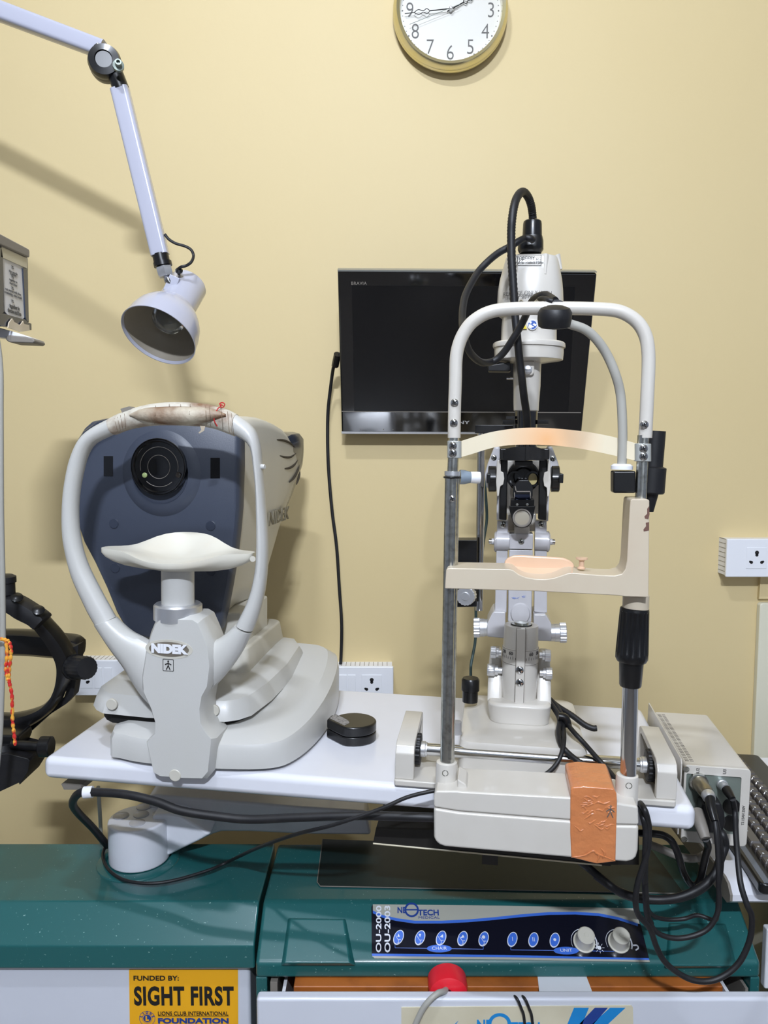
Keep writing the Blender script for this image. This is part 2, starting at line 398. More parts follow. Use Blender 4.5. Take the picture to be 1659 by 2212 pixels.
# ------------------------------------------------------------------ wall clock
def clock():
    c = W.at((975, 11), 1.752); R = (W.at((1101, 11), 1.752) - c).length
    t = Thing('wall_clock', 'round gold rimmed wall clock with cream dial at the top of the wall', 'clock', W, (c.x, WY, c.z))
    t.part('case', B().rings((c.x, WY - .001, c.z), (0, -1, 0), [(R * .9, 0), (R * .97, .004), (R, .012), (R, .02), (R * .985, .024)], 96), gold)
    # raised ring
    prof = [(R * .985, .022), (R * 1.0, .028), (R * .985, .038), (R * .94, .045), (R * .885, .042), (R * .872, .030), (R * .872, .02)]
    b = B(); n = 96; rs = []
    for r, h in prof: rs.append([(c.x + r * math.cos(2 * PI * i / n), WY - h, c.z + r * math.sin(2 * PI * i / n)) for i in range(n)])
    b.loft(rs, cap=False); t.part('bezel', b, gold)
    yf = WY - .026
    d = t.part('dial', B().rings((c.x, yf + .004, c.z), (0, -1, 0), [(R * .875, 0), (R * .875, .004)], 96), dialm)
    for h in range(1, 13):
        a = math.radians(90 - 30 * h); rr = R * .705
        b = text_b(str(h), R * .36, (c.x + rr * math.cos(a), yf - .0004, c.z + rr * math.sin(a)), sx=.84, bold=-.0005, ext=.0002)
        t.part('numeral', b, inkg, d)
    b = B()
    for i in range(60):
        a = 2 * PI * i / 60; r = .0016 if i % 5 == 0 else .0009
        p = (c.x + R * .835 * math.cos(a), yf, c.z + R * .835 * math.sin(a)); b.cyl(p, (p[0], p[1] - .0006, p[2]), r, n=8)
    t.part('minute_dot', b, inkg, d)
    def hand(name, ang, L, wd, y, loop):
        a = math.radians(90 - ang); u = Vector((math.cos(a), 0, math.sin(a))); v = Vector((-math.sin(a), 0, math.cos(a)))
        o = Vector((c.x, y, c.z)); b = B()
        if loop:
            b.tube([o - u * .008, o + u * L * .45], wd, 8, 1)
            for s in (-1, 1):
                b.tube([o + u * L * .45, o + u * L * .52 + v * s * .005, o + u * L * .6 + v * s * .0015, o + u * L * .7 + v * s * .005, o + u * L * .8, ], wd * .7, 8)
            b.tube([o + u * L * .78, o + u * L], wd * .7, 8, 1)
        else: b.tube([o - u * .02, o + u * L], wd, 6, 1)
        t.part(name, b, ink if loop else steelm)
    hand('hour_hand', 62, R * .55, .0013, yf - .005, True)
    hand('minute_hand', 264, R * .80, .0011, yf - .009, True)
    hand('second_hand', 249, R * .76, .0005, yf - .012, False)
    t.part('hub', B().rings((c.x, yf, c.z), (0, -1, 0), [(.004, 0), (.004, .012), (.002, .015), (0, .0155)], 16), silver)
clock()

# ------------------------------------------------------------------ television
BL = W.at((738, 939), 1.752); BR = W.at((1256, 940), 1.752); TL = W.at((729, 585), 1.625); TR = W.at((1291, 590), 1.625)
ex = (BR - BL).normalized(); mz = ((TL + TR) / 2 - (BL + BR) / 2); ez = (mz - ex * mz.dot(ex)).normalized(); ey = ez.cross(ex)
Mtv = Matrix(((ex.x, ey.x, ez.x, BL.x), (ex.y, ey.y, ez.y, BL.y), (ex.z, ey.z, ez.z, BL.z), (0, 0, 0, 1)))
V = Fr(Mtv)
def tv():
    t = Thing('television', 'black flat screen television mounted on the wall behind the slit lamp, switched off', 'television', V, (.266, .03, 0))
    o = V.xz('F', [(729, 583), (1290, 590), (1256, 941), (738, 939)], 0)
    t.part('frame', B().prism(o, 0, .028), blkg, bevel=.004)
    t.part('rear_cover', B().prism([(lerp(.266, x, .75), lerp(.19, z, .72)) for x, z in o], .027, .05), blk, bevel=.01)
    t.part('screen', B().prism(V.xz('F', [(760, 617), (1242, 619), (1228, 889), (765, 888)], -.0008), -.0008, .003), scrm)
    t.part('chin_line', B().prism(V.xz('L1', [(105, 1350), (1535, 1357), (1535, 1361), (105, 1354)], -.001), -.001, .001), hinge)
    t.part('bottom_trim', B().prism(V.xz('L1', [(104, 1472), (1530, 1480), (1530, 1490), (104, 1484)], -.0015), -.0015, .001), silver)
    t.part('top_trim', B().prism(V.xz('L1', [(80, 505), (1630, 516), (1629, 522), (82, 515)], -.0015), -.0015, .02), bezelg)
    b = textfit('BRAVIA', V, 'L1', 163, 577, 255, 595, -.0012, .005, spacing=1.1)
    t.part('badge', b, hinge)
    b = textfit('SONY', V, 'L1', 740, 1408, 870, 1426, -.0012, .03, spacing=1.1)
    t.part('emblem', b, silver)
    # wall bracket
    I = V.I; p0 = Vector((.266, .045, .17)); w0 = V.M @ p0
    b = B(); b.loft([[V.I @ Vector((w0.x + dx, yy, w0.z + dz)) for dx, dz in ((-.06, -.06), (.06, -.06), (.06, .06), (-.06, .06))] for yy in (w0.y - .01, WY - .001)])
    t.part('wall_bracket', b, blk)
    b = B()
    for x in (215, 355, 412): b.rings(V.at((x, 1459), -.0005, 1, 'L1'), (0, -1, 0), [(.001, 0), (.001, .0008)], 8)
    t.part('indicator', b, hinge)
tv()
cable('television_cable', 'black cord hanging from the left edge of the television down to the table', W.path('F', [(735, 765, 1.70), (728, 772, 1.715), (721, 790, 1.73), (715, 830, 1.76), (708, 900, 1.78), (709, 1000, 1.785), (717, 1100, 1.785), (727, 1180, 1.785), (733, 1270, 1.785), (738, 1350, 1.78), (736, 1430, 1.78), (731, 1490, 1.785), (729, 1600, 1.785)]), .0037)
b = B(); p = W.at((729, 765), 1.70); q = W.at((724, 790), 1.722); b.tube([p, q], .008, 10, 1); 
solo('plug', 'small black plug in the left side of the television', 'plug', W, b, blk)

# ------------------------------------------------------------------ examination lamp (top left)
def lamp():
    D = 1.35
    base = W.at((-230, -60), D)
    t = Thing('examination_lamp', 'white jointed examination lamp reaching in from the top left corner', 'lamp', W, (base.x, D, 0))
    P = lambda x, y, d=D: W.at((x, y), d)
    up = P(-230, -62, 1.42)
    def flatarm(name, a, b_, wa, wb, dep):
        b = B(); ax = (b_ - a).normalized(); v = Vector((0, 1, 0)); u = ax.cross(v).normalized(); rs = []
        for tt, wd in ((0, wa), (1, wb)):
            o = a.lerp(b_, tt); rs.append([o + u * wd * x + v * dep * z for x, z in rrect(-1, 1, -1, 1, .45)])
        b.loft(rs); return t.part(name, b, lampw, bevel=0)
    flatarm('upper_arm', up, P(222, 108), .0165, .0135, .013)
    flatarm('lower_arm', P(259, 192), P(346, 551), .0145, .0143, .012)
    c = P(238, 150)
    t.part('elbow_joint', B().rings(P(232, 150, D + .018), (.18, -1, 0), [(.020, 0), (.0255, .004), (.0265, .012), (.0265, .020), (.0262, .021), (.0265, .022), (.0265, .03), (.024, .037), (.014, .039), (.013, .036), (0, .036)], 40), blk)
    flat = B(); a = P(212, 104); e = P(232, 130); flat.tube([a, e], .0135, 16, 1); t.part('joint_sleeve', flat, blk)
    flat = B(); flat.tube([P(245, 150), P(262, 194)], .0135, 16, 1); t.part('joint_sleeve', flat, blk)
    t.part('joint_screw', B().rings(P(256, 145, D - .026), (.3, -1, .1), [(.009, 0), (.009, .006), (.005, .007), (.005, .016), (.003, .016), (.003, .011)], 12), steelm)
    ax = (P(361, 600) - P(346, 550)).normalized()
    b = B(); b.tube([P(346, 549), P(351, 572)], .0135, 20, 1); b.tube([P(350.5, 566), P(352.5, 575)], .0152, 20, 1); t.part('collar', b, blk)
    b = B(); b.rings(P(352.5, 575), P(359, 598) - P(352.5, 575), [(.0115, 0), (.0138, .002), (.0138, .014), (.0115, .0175)], 6); t.part('hex_nut', b, silver)
    b = B(); b.tube([P(358, 596), P(364, 606), P(372, 619)], lambda u: .0045 + .003 * math.sin(u * PI), 14); t.part('swivel_stem', b, chrome)
    # shade : axis from socket (top right) to mouth (lower left), tilted to the viewer
    mouth = P(342, 726, D - .035); tail = P(409, 612, D + .045)
    axis = (mouth - tail); L = axis.length; axis.normalize()
    r0 = .0325
    prof = [(r0 * .6, 0), (r0 * .93, .002), (r0, .006), (r0, L * .45), (r0 * 1.03, L * .47), (r0 * 1.28, L * .53), (r0 * 1.55, L * .62), (r0 * 1.76, L * .72), (r0 * 1.88, L * .84), (r0 * 1.93, L * .96), (r0 * 1.97, L * .995)]
    outer = [(0, 0)] + prof + [(r0 * 1.97, L)] + [(r0 * 1.93, L), (r0 * 1.89, L * .96)]
    b = B(); b.rings(tail, axis, outer, 64)
    bm = b.bm; bm.faces.ensure_lookup_table()
    # open mouth: drop the end cap
    big = [f for f in bm.faces if len(f.verts) > 10]
    for f in big: bm.faces.remove(f)
    sh = t.part('lamp_shade', b, lampw)
    inner = [(r0 * 1.9, L * .965), (r0 * 1.84, L * .85), (r0 * 1.71, L * .73), (r0 * 1.5, L * .63), (r0 * 1.22, L * .54), (r0 * .9, L * .48), (r0 * .9, L * .3), (0, L * .3)]
    b = B(); b.rings(tail, axis, inner, 64)
    for f in [f for f in b.bm.faces if len(f.verts) > 10]: b.bm.faces.remove(f)
    t.part('reflector', b, lampi, sh)
    t.part('bulb', B().rings(tail, axis, [(.012, L * .32), (.013, L * .42), (.02, L * .52), (.027, L * .62), (.028, L * .70), (.024, L * .77), (.014, L * .82), (0, L * .835)], 32), glass)
    t.part('bulb_cap', B().rings(tail, axis, [(.0125, L * .28), (.0125, L * .42), (.009, L * .45)], 20), silver)
    b = B(); b.tube(W.path('F', [(356, 506, D), (365, 517, D), (380, 526, D), (400, 532, D), (413, 540, D), (418, 553, D), (413, 566, D - .01), (402, 574, D - .01), (390, 577, D - .01), (386, 583, D + .005), (386, 592, D + .01)]), .0024, 10)
    t.part('flex', b, blkm)
    t.part('grommet', B().rings(P(387, 587, D - .002), (.1, -.6, .6), [(.006, 0), (.0065, .003), (.004, .006)], 16), blk)
    b = B(); o = P(374, 612, D + .006)
    t.part('mounting_plate', B().prism([(o.x - .014, o.z - .012), (o.x + .006, o.z - .014), (o.x + .014, o.z + .006), (o.x - .002, o.z + .013)], D - .006, D + .004), lampw, bevel=.001)
    # wall post that carries the arm, outside the picture
    b = B(); b.cyl((up.x, 1.42, 0), (up.x, 1.42, up.z + .05), .02); t.part('post', b, lampw)
lamp()

# ------------------------------------------------------------------ card box at the left edge
def card_box():
    X = -.545; y1 = 1.205
    S = Fr(Matrix.Translation((X, 0, 0)) @ Matrix.Rotation(PI / 2, 4, 'Z'))   # local x = world y, local y = -world x
    f = lambda x, y, w=0: S.at((x, y), w, 1, 'K3')
    t = Thing('near_vision_card_holder', 'black framed box with a printed reading card at the left edge', 'card holder', W, (X - .03, 1.12, W.at((30, 700), 1.15).z))
    I = lambda b: b.xform(S.M)
    yn = .98
    def pr(pts, w0, w1):
        q = [S.at(p, w0, 1, 'K3') for p in pts]; b = B(); b.prism([(v.x, v.z) for v in q], w0, w1); return I(b)
    t.part('body', pr([(-300, 60), (335, 420), (350, 1200), (-300, 1290)], .004, .06), blk, bevel=.002)
    t.part('top_rail', pr([(-300, -30), (0, 135), (345, 318), (358, 345), (356, 425), (10, 270), (-300, 100)], -.004, .055), hinge, bevel=.002)
    for pts in ([(-300, 260), (22, 300), (38, 420), (50, 1080), (15, 1100), (-300, 1130)], [(275, 545), (328, 560), (348, 1195), (318, 1180), (305, 1140)],
                [(50, 1090), (300, 1160), (348, 1200), (378, 1210), (380, 1290), (0, 1235), (-300, 1230), (-300, 1100)]):
        t.part('frame_bar', pr(pts, 0, .01), navyb, bevel=.001)
    card = t.part('card', pr([(30, 290), (325, 430), (325, 555), (275, 545), (300, 1130), (270, 1160), (90, 1105), (55, 1060)], .002, .005), paperm)
    t.part('cream_strip', pr([(20, 290), (320, 430), (325, 552), (15, 415)], 0, .003), plate)
    b = B()
    for i, (y, txt) in enumerate(((540, '2%'), (655, '1%'), (790, '2%'), (945, '5%'))):
        o = S.at((150, y), .0012, 1, 'K3'); text_b(txt, .006, o, b=b, ext=.0002)
    for y, txt, sz in ((600, 'the words', .0055), (625, 'a seven', .0055), (700, 'together in', .0048), (740, 'short lines', .0048), (830, 'not seems with dare', .0052), (870, 'continuing, easy broad', .0052)):
        o = S.at((160, y), .0012, 1, 'K3'); text_b(txt, sz, o, b=b, ext=.0002, sx=1.15)
    for y, txt in ((1015, 'together in'), (1075, 'throes and live')):
        o = S.at((175, y), .0012, 1, 'K3'); text_b(txt, .0078, o, b=b, bold=.0003, ext=.0002, sx=.9)
    t.part('print', I(b), inkg, card)
    t.part('torn_tape', pr([(110, 1200), (150, 1150), (170, 1190), (240, 1230), (260, 1210), (280, 1180), (290, 1215), (350, 1230), (355, 1295), (240, 1310), (100, 1260)], -.003, -.0015), ivory)
    # support arm below
    D = 1.17
    b = B(); pp(W, 'K3', [(-300, 1230), (0, 1262), (220, 1325), (390, 1385), (400, 1400), (60, 1385), (-300, 1330)], D, D + .03, b)
    t.part('support_arm', b, white, bevel=.002)
    b = B(); pp(W, 'K3', [(60, 1370), (100, 1345), (300, 1365), (395, 1385), (415, 1420), (395, 1445), (110, 1435), (70, 1410)], D - .004, D + .034, b)
    t.part('arm_end', b, hinge, bevel=.004)
card_box()
cable('hanging_hose', 'pale grey hose hanging straight down at the left edge', W.path('F', [(-12, 700, 1.12), (0, 790, 1.12), (1, 900, 1.12), (2, 1100, 1.12), (5, 1250, 1.12), (6, 1400, 1.12), (3, 1500, 1.12), (-1, 1600, 1.12), (-14, 1720, 1.12)]), .0042, greyc, cat='hose')

# ------------------------------------------------------------------ ophthalmoscope headset hanging at the left
def headset():
    D = 1.22
    P = lambda x, y, d=D: W.at((x, y), d, 1, 'M1')
    t = Thing('ophthalmoscope_headset', 'black ophthalmoscope headset with round straps hanging at the left edge', 'headset', W, (P(150, 1600).x, D, P(150, 1900).z))
    def strap(name, outer, inner, d, hd, m=blk):
        b = B(); band(b, W, 'M1', outer, inner, d, hd, N=40, sup=3.5); return t.part(name, b, m)
    strap('rear_pad', [(-200, 640), (0, 632), (250, 636), (520, 665), (660, 685), (700, 720)], [(-200, 830), (0, 840), (250, 848), (480, 868), (600, 872), (690, 860)], D + .11, .02)
    strap('head_band', [(60, 370), (200, 410), (330, 470), (420, 560), (520, 670), (600, 790), (640, 900), (600, 1060), (540, 1180)], [(40, 410), (150, 470), (280, 570), (380, 690), (450, 800), (495, 900), (505, 1000), (490, 1110), (455, 1200)], lambda u: D + .02 + .03 * u, .022)
    strap('lower_band', [(550, 1120), (520, 1230), (430, 1340), (300, 1430), (150, 1500), (0, 1530), (-200, 1530)], [(480, 1150), (440, 1210), (360, 1280), (260, 1320), (120, 1350), (0, 1350), (-200, 1335)], lambda u: D + .05 - .01 * u, .02)
    o = strap('front_pad', [(-200, 270), (60, 330), (170, 345), (300, 420), (400, 490), (412, 520)], [(-200, 400), (50, 470), (150, 530), (260, 585), (310, 625), (335, 600)], D, .02, blkm)
    for x, y in ((143, 362), (327, 470)):
        t.part('stud', B().rings(P(x, y, D - .018), (.3, -.5, .7), [(.009, 0), (.0095, .002), (.006, .004), (0, .0045)], 18), blk, o)
    t.part('top_knob', B().rings(P(45, 330, D), (0, 0, 1), [(.015, 0), (.015, .018), (.017, .019), (.017, .028), (.012, .031)], 28), blkm)
    # rear clip and knob
    b = B(); pp(W, 'M1', [(560, 770), (600, 790), (650, 770), (668, 760), (655, 1020), (625, 1200), (560, 1270), (420, 1360), (225, 1535), (170, 1510), (400, 1320), (545, 1210), (605, 1040)], D + .06, D + .085, b)
    t.part('rear_clip', b, hinge if False else blkm, bevel=.001)
    b = B(); b.knurl(P(640, 950, D + .03), P(745, 960, D + .0), .0185, 40, .03); t.part('size_knob', b, blkm)
    b = B(); b.cyl(P(600, 945, D + .05), P(650, 952, D + .028), .021); t.part('knob_collar', b, blk)
    # optics below
    b = B(); pp(W, 'M1', [(-200, 1530), (60, 1535), (150, 1540), (160, 1600), (130, 1680), (190, 1720), (160, 1760), (-200, 1760)], D - .02, D + .03, b); t.part('optic_mount', b, blk, bevel=.004)
    b = B(); pp(W, 'M1', [(-200, 1720), (60, 1690), (240, 1735), (252, 1755), (235, 1850), (165, 1960), (160, 1940), (0, 2015), (-200, 2060)], D - .04, D + .03, b); t.part('optic_housing', b, blkm, bevel=.005)
    b = B(); b.cyl(P(100, 1612, D - .02), P(350, 1630, D - .02), .0075); t.part('adjust_bar', b, blk)
    b = B(); b.knurl(P(345, 1630, D - .02), P(440, 1630, D - .02), .0165, 16, .04); t.part('adjust_knob', b, blk)
    t.part('focus_dial', B().rings(P(20, 1690, D - .02), (0, 0, 1), [(.018, 0), (.018, .006), (.015, .008), (.012, .016)], 28), blkm)
headset()
b = B()
pth = W.path('M1', [(-40, 712, 1.10), (30, 715, 1.10), (75, 735, 1.10), (95, 800, 1.10), (88, 900, 1.10), (78, 1000, 1.10), (80, 1080, 1.10), (100, 1180, 1.10), (105, 1300, 1.10), (108, 1420, 1.10), (120, 1520, 1.10), (130, 1620, 1.10)])
b.tube(pth, .0022, 8, 6, corr=lambda i: 1.25 if i % 3 else .75)
b.tube(W.path('M1', [(30, 712, 1.10), (52, 740, 1.10), (60, 850, 1.10), (50, 950, 1.10), (62, 1040, 1.10), (85, 1090, 1.10)]), .0022, 8, 6, corr=lambda i: 1.25 if i % 3 else .75)
solo('thread_tie', 'red and yellow twisted thread tied around the grey hose', 'thread', W, b, redy)
#SPLIT
# ------------------------------------------------------------------ green topped cabinets
ZT = .531
def zpx(x, y, d): return W.at((x, y), d).z
def cabinet_left():
    x0, x1 = -1.05, -.199
    zs = zpx(300, 2043, 1.145); zl = zpx(300, 2093, 1.145)
    t = Thing('cabinet', 'low cabinet with plain teal green top and white front at the lower left', 'cabinet', W, ((x0 + x1) / 2, 1.25, 0))
    t.part('worktop', B().prismx([(1.145, zl), (1.145, zs), (1.196, ZT), (1.376, ZT), (1.376, zl)], x0, x1), grn, bevel=.003)
    t.part('body', B().box(x0, x1 - .01, 1.160, 1.37, 0, zl + .001), whitev, bevel=.006)
    return t
cl = cabinet_left()
b = B(); c = W.at((305, 1868), ZT, 2)
c = Vector((W.at((300, 1797), 1.324).x, 1.318, 0)); b.rings((c.x, c.y, ZT), (0, 0, 1), [(.072, -.004), (.069, .002), (.063, .005), (.056, .0055), (.0545, -.002)], 48)
cl.part('arm_collar', b, grn)

Z1 = zpx(800, 2080, 1.117); Z2 = zpx(800, 2114, 1.117); CX0, CX1 = -.193, .566
cm = Thing('cabinet', 'wide teal green instrument cabinet with control console and open drawer at the bottom centre', 'cabinet', W, (.18, 1.25, 0))
cm.part('worktop', B().prismx([(1.117, Z2), (1.117, Z1), (1.196, ZT), (1.376, ZT), (1.376, Z2)], CX0, CX1), grn, bevel=.006, seg=4)
for x in ((CX0, CX0 + .017), (CX1 - .014, CX1)):
    cm.part('side_panel', B().box(x[0], x[1], 1.118, 1.375, 0, Z2 + .001), grn, bevel=.002)
cm.part('back_panel', B().box(CX0 + .01, CX1 - .01, 1.36, 1.374, 0, Z2), hinge)
cm.part('lower_front', B().box(CX0 + .017, CX1 - .014, 1.12, 1.14, 0, .2), whitev)
sd = Vector((0, .079, ZT - Z1)).normalized(); yy = sd.cross(Vector((1, 0, 0)))
PF = Fr(Matrix(((1, 0, 0, 0), (0, yy.y, sd.y, 1.117), (0, yy.z, sd.z, Z1), (0, 0, 0, 1))))
def pfpart(name, b, m, th=cm, parent=None, **k):
    b.xform(W.I @ PF.M); return th.part(name, b, m, parent, **k)
# sculpted facets either side of the console
b = B(); o = PF.xz('M3', [(240, 597), (615, 603), (680, 905), (195, 905)], 0)
i_ = PF.xz('M3', [(258, 606), (600, 610), (640, 890), (220, 890)], -.009)
b.loft([[(x, .002, z) for x, z in o], [(x, -.009, z) for x, z in i_]]); pfpart('facet', b, grn, bevel=.002)
b = B(); o = PF.xz('M6', [(880, 690), (1335, 700), (1430, 1045), (850, 1050)], 0); i_ = PF.xz('M6', [(900, 708), (1315, 712), (1390, 1035), (885, 1035)], -.007)
b.loft([[(x, .002, z) for x, z in o], [(x, -.007, z) for x, z in i_]]); pfpart('facet', b, grn, bevel=.002)
# inset tray line on the worktop
b = B(); tr = [W.at(p, ZT + .002, 2, 'F') for p in ((697, 1812), (685, 1905), (692, 1914), (1090, 1922), (1470, 1930), (1474, 1924), (1408, 1836))]
b.loft([[(p.x, p.y, ZT + h) for p in tr] for h in (-.001, .0015)]); cm.part('tray_inset', b, grn2)
b = B(); b.tube([Vector((p.x, p.y, ZT + .0018)) for p in tr[:-1]], .0008, 6, 1); cm.part('tray_edge', b, hinge)
# console panel
def panel():
    par = pfpart('control_panel', B().prism(PF.xz('M4', [(66, 190), (800, 198), (1525, 212), (1545, 250), (1570, 320), (1617, 512), (800, 498), (75, 491), (60, 478), (58, 205)], -.0008), -.0008, .001), panelm)
    cu = [(66, 225), (120, 250), (200, 268), (300, 282), (450, 282), (600, 275), (750, 262), (900, 246), (1050, 234), (1200, 232), (1330, 240), (1440, 262), (1550, 298)]
    pfpart('silver_band', B().prism(PF.xz('M4', [(66, 190), (800, 198), (1525, 212), (1545, 250), (1560, 300)] + cu[::-1], -.0012), -.0012, 0), panelb, parent=par)
    pfpart('blue_wave', B().prism(PF.xz('M4', cu + [(x, y + 15) for x, y in cu[::-1]], -.0014), -.0014, 0), blue, parent=par)
    pfpart('blue_stripe', B().prism(PF.xz('M4', [(60, 466), (800, 474), (1612, 492), (1614, 502), (800, 486), (62, 480)], -.0012), -.0012, 0), blue, parent=par)
    pfpart('silver_stripe', B().prism(PF.xz('M4', [(62, 480), (800, 487), (1614, 502), (1617, 513), (800, 499), (75, 492)], -.0012), -.0012, 0), panelb, parent=par)
    b = B()
    for x, s in ((98, 'OU-2000'), (147, 'OU-2003')):
        textfit(s, PF, 'M4', x - 16, 198, x + 16, 460, -.0016, .02, rot=-PI / 2, b=b)
    pfpart('model_lettering', b, inkw, parent=par)
    b = B()
    textfit('NE', PF, 'M4', 204, 206, 252, 240, -.0016, .03, b=b)
    textfit('TECH', PF, 'M4', 318, 220, 434, 253, -.0016, .03, b=b)
    textfit('MEDICAL', PF, 'M4', 322, 258, 440, 271, -.0016, .0, b=b)
    c = PF.at((283, 221), -.0016, 1, 'M4'); n = 40; R1, R2 = .0115, .0085
    b.loft([[(c.x + r * math.cos(2 * PI * i / n) * 1, c.y, c.z + r * math.sin(2 * PI * i / n)) for i in range(n)] for r in (R1, R2)], cap=False)
    b.box(c.x - R1, c.x + R1, c.y - .0002, c.y + .0002, c.z - .001, c.z + .001)
    pfpart('emblem', b, blued, parent=par)
    for k, x in enumerate((210, 330, 448, 568, 686, 847, 965, 1084)):
        y = 375 + (x - 210) * .018; c = PF.at((x, y), -.0016, 1, 'M4'); n = 32; hh_ = (PF.at((x, y - 38), -.0016, 1, 'M4').z - PF.at((x, y + 38), -.0016, 1, 'M4').z) / 2
        def el(f, h):
            r = []
            for i in range(n):
                a = 2 * PI * i / n; u = .0070 * f * math.cos(a); v = hh_ * f * math.sin(a); r.append((c.x + u + v * .28, c.y + h, c.z + v))
            return r
        b = B(); b.mi = 1; b.loft([el(1.1, .0006), el(1.1, -.0001)]); b.mi = 0; b.loft([el(.95, .0004), el(.93, -.0012)])
        b.mi = 1; h = c.y - .0014
        if k < 5:
            b.tube([(c.x - .0045, h, c.z + .002), (c.x - .001, h, c.z - .004), (c.x + .0035, h, c.z - .004)], .0004, 6, 1)
            b.tube([(c.x, h, c.z - .004), (c.x, h, c.z - .0085)], .0004, 6, 1); b.tube([(c.x - .0022, h, c.z - .009), (c.x + .0022, h, c.z - .009)], .0004, 6, 1)
            if k < 4:
                tri = {0: [(-.002, 0), (.002, 0), (0, .005)], 1: [(-.002, .005), (.002, .005), (0, 0)], 2: [(.003, .005), (.003, 0), (-.002, .001)], 3: [(-.003, 0), (.003, .001), (.001, .005)]}[k]
                b.prism([(c.x + a, c.z + d) for a, d in tri], h - .0002, h + .0002)
            else: b.cyl((c.x, h - .0002, c.z + .002), (c.x, h + .0002, c.z + .002), .0025, n=16)
        elif k == 7: b.cyl((c.x, h - .0002, c.z), (c.x, h + .0002, c.z), .0022, n=16)
        else:
            for dx in ((0,) if k == 5 else (-.0012, .0012)): b.box(c.x + dx - .0004, c.x + dx + .0004, h - .0002, h + .0002, c.z - .003, c.z + .003)
        pfpart('push_button', b, [blue, inkw], parent=par)
    b = B()
    for xa, xb, xo, s in ((190, 684, 438, 'CHAIR'), (838, 1460, 1148, 'UNIT')):
        y0 = 418 + (xa - 190) * .018
        def L(p, q, r=.0004): b.tube([PF.at(p, -.0012, 1, 'M4'), PF.at(q, -.0012, 1, 'M4')], r, 6, 1)
        L((xa, y0), (xa, y0 + 16)); L((xa, y0 + 16), (xb, y0 + 24)); L((xb, y0 + 24), (xb, y0 + 6))
        c = PF.at((xo, y0 + 20), -.0014, 1, 'M4')
        b.loft([[(c.x + .019 * f * math.cos(2 * PI * i / 24), c.y + h, c.z + .0055 * f * math.sin(2 * PI * i / 24)) for i in range(24)] for f, h in ((1, .0006), (1, -.0002))])
        b.mi = 1; text_b(s, .0065, (c.x, c.y - .0006, c.z), sx=1.2, b=b, ext=.0001); b.mi = 0
    pfpart('group_marking', b, [blue, inkw], parent=par)
    for x, y in ((1248, 402), (1443, 404)):
        c = PF.at((x, y), -.0008, 1, 'M4')
        pfpart('rotary_knob', B().rings(c, (0, -1, 0), [(.0165, 0), (.0165, .002), (.0145, .0025), (.0135, .004), (.0130, .0225), (.0115, .0240), (.0035, .0236), (.003, .0246), (0, .0246)], 40), plate if False else mat('cream_knob', (206, 202, 188), .3, coat=.4), parent=par)
        b = B(); n = 20
        arc = [(c.x + .0195 * math.cos(a), -.001, c.z + .0195 * math.sin(a)) for a in [math.radians(200 - 230 * i / n) for i in range(n + 1)]]
        b.tube(arc, lambda u: .0002 + .0011 * u, 6, 1); pfpart('dial_arc', b, inkw, parent=par)
    b = B(); c = PF.at((1334, 434), -.0014, 1, 'M4')
    for i in range(8):
        a = 2 * PI * i / 8; b.tube([(c.x + .0045 * math.cos(a), c.y, c.z + .0045 * math.sin(a)), (c.x + .0078 * math.cos(a), c.y, c.z + .0078 * math.sin(a))], .0004, 6, 1)
    b.rings(c, (0, -1, 0), [(.003, 0), (.003, .0003)], 16)
    c = PF.at((1540, 432), -.0014, 1, 'M4'); b.tube([(c.x - .004, c.y, c.z + .003), (c.x + .002, c.y, c.z + .003), (c.x + .003, c.y, c.z - .001), (c.x - .002, c.y, c.z - .004)], .0011, 6, 4)
    pfpart('symbol', b, inkw, parent=par)
panel()

# drawer
DD = 1.055
ztop = W.at((900, 2157), DD).z
xl, xr = W.at((554, 2200), DD).x, .60
dr = Thing('drawer', 'white drawer pulled slightly open under the green console', 'drawer', W, ((xl + xr) / 2, DD, .25))
dr.part('front_panel', B().box(xl, xr, DD, DD + .018, .24, ztop), whitev, bevel=.005, seg=4)
for x in (W.at((606, 2140), 1.08).x, W.at((1595, 2140), 1.08).x):
    dr.part('side_rail', B().box(x - .0025, x + .0025, DD + .018, 1.34, .30, zpx(800, 2130, 1.12) - .004), white)
dr.part('tray_floor', B().box(xl + .045, xr - .08, DD + .018, 1.34, .30, .305), wood)
b = B(); b.box(W.at((584, 2140), 1.12).x, W.at((605, 2140), 1.12).x - .004, 1.12, 1.34, .30, zpx(800, 2122, 1.12))
dr.part('slide', b, hinge)
b = B(); b.box(W.at((1610, 2140), 1.12).x, CX1 - .016, 1.12, 1.34, .30, zpx(800, 2135, 1.12)); dr.part('slide', b, hinge)
pl = dr.part('name_plate', B().prism(W.xz('F', [(867, 2176), (1364, 2172), (1367, 2176), (1370, 2300), (867, 2300)], DD - .001), DD - .0014, DD + .001), plate)
for cc, pts in ((cyan, [(1240, 2177), (1272, 2177), (1222, 2300), (1190, 2300)] ), (blued, [(1285, 2177), (1313, 2177), (1240, 2260), (1205, 2260)]), (cyan, [(1318, 2177), (1351, 2177), (1262, 2260), (1225, 2260)])):
    dr.part('stripe', B().prism(W.xz('F', [(p[0], p[1]) for p in pts], DD - .0016), DD - .0018, DD), cc, pl)
b = B(); c = W.at((1050, 2216), DD - .0018)
textfit('NE', W, 'F', 1030, 2203, 1062, 2226, DD - .0018, .03, b=b); textfit('TECH', W, 'F', 1103, 2208, 1166, 2232, DD - .0018, .03, b=b)
c = W.at((1079, 2212), DD - .0018); n = 40
b.loft([[(c.x + r * math.cos(2 * PI * i / n), c.y, c.z + r * math.sin(2 * PI * i / n)) for i in range(n)] for r in (.0165, .0115)], cap=False)
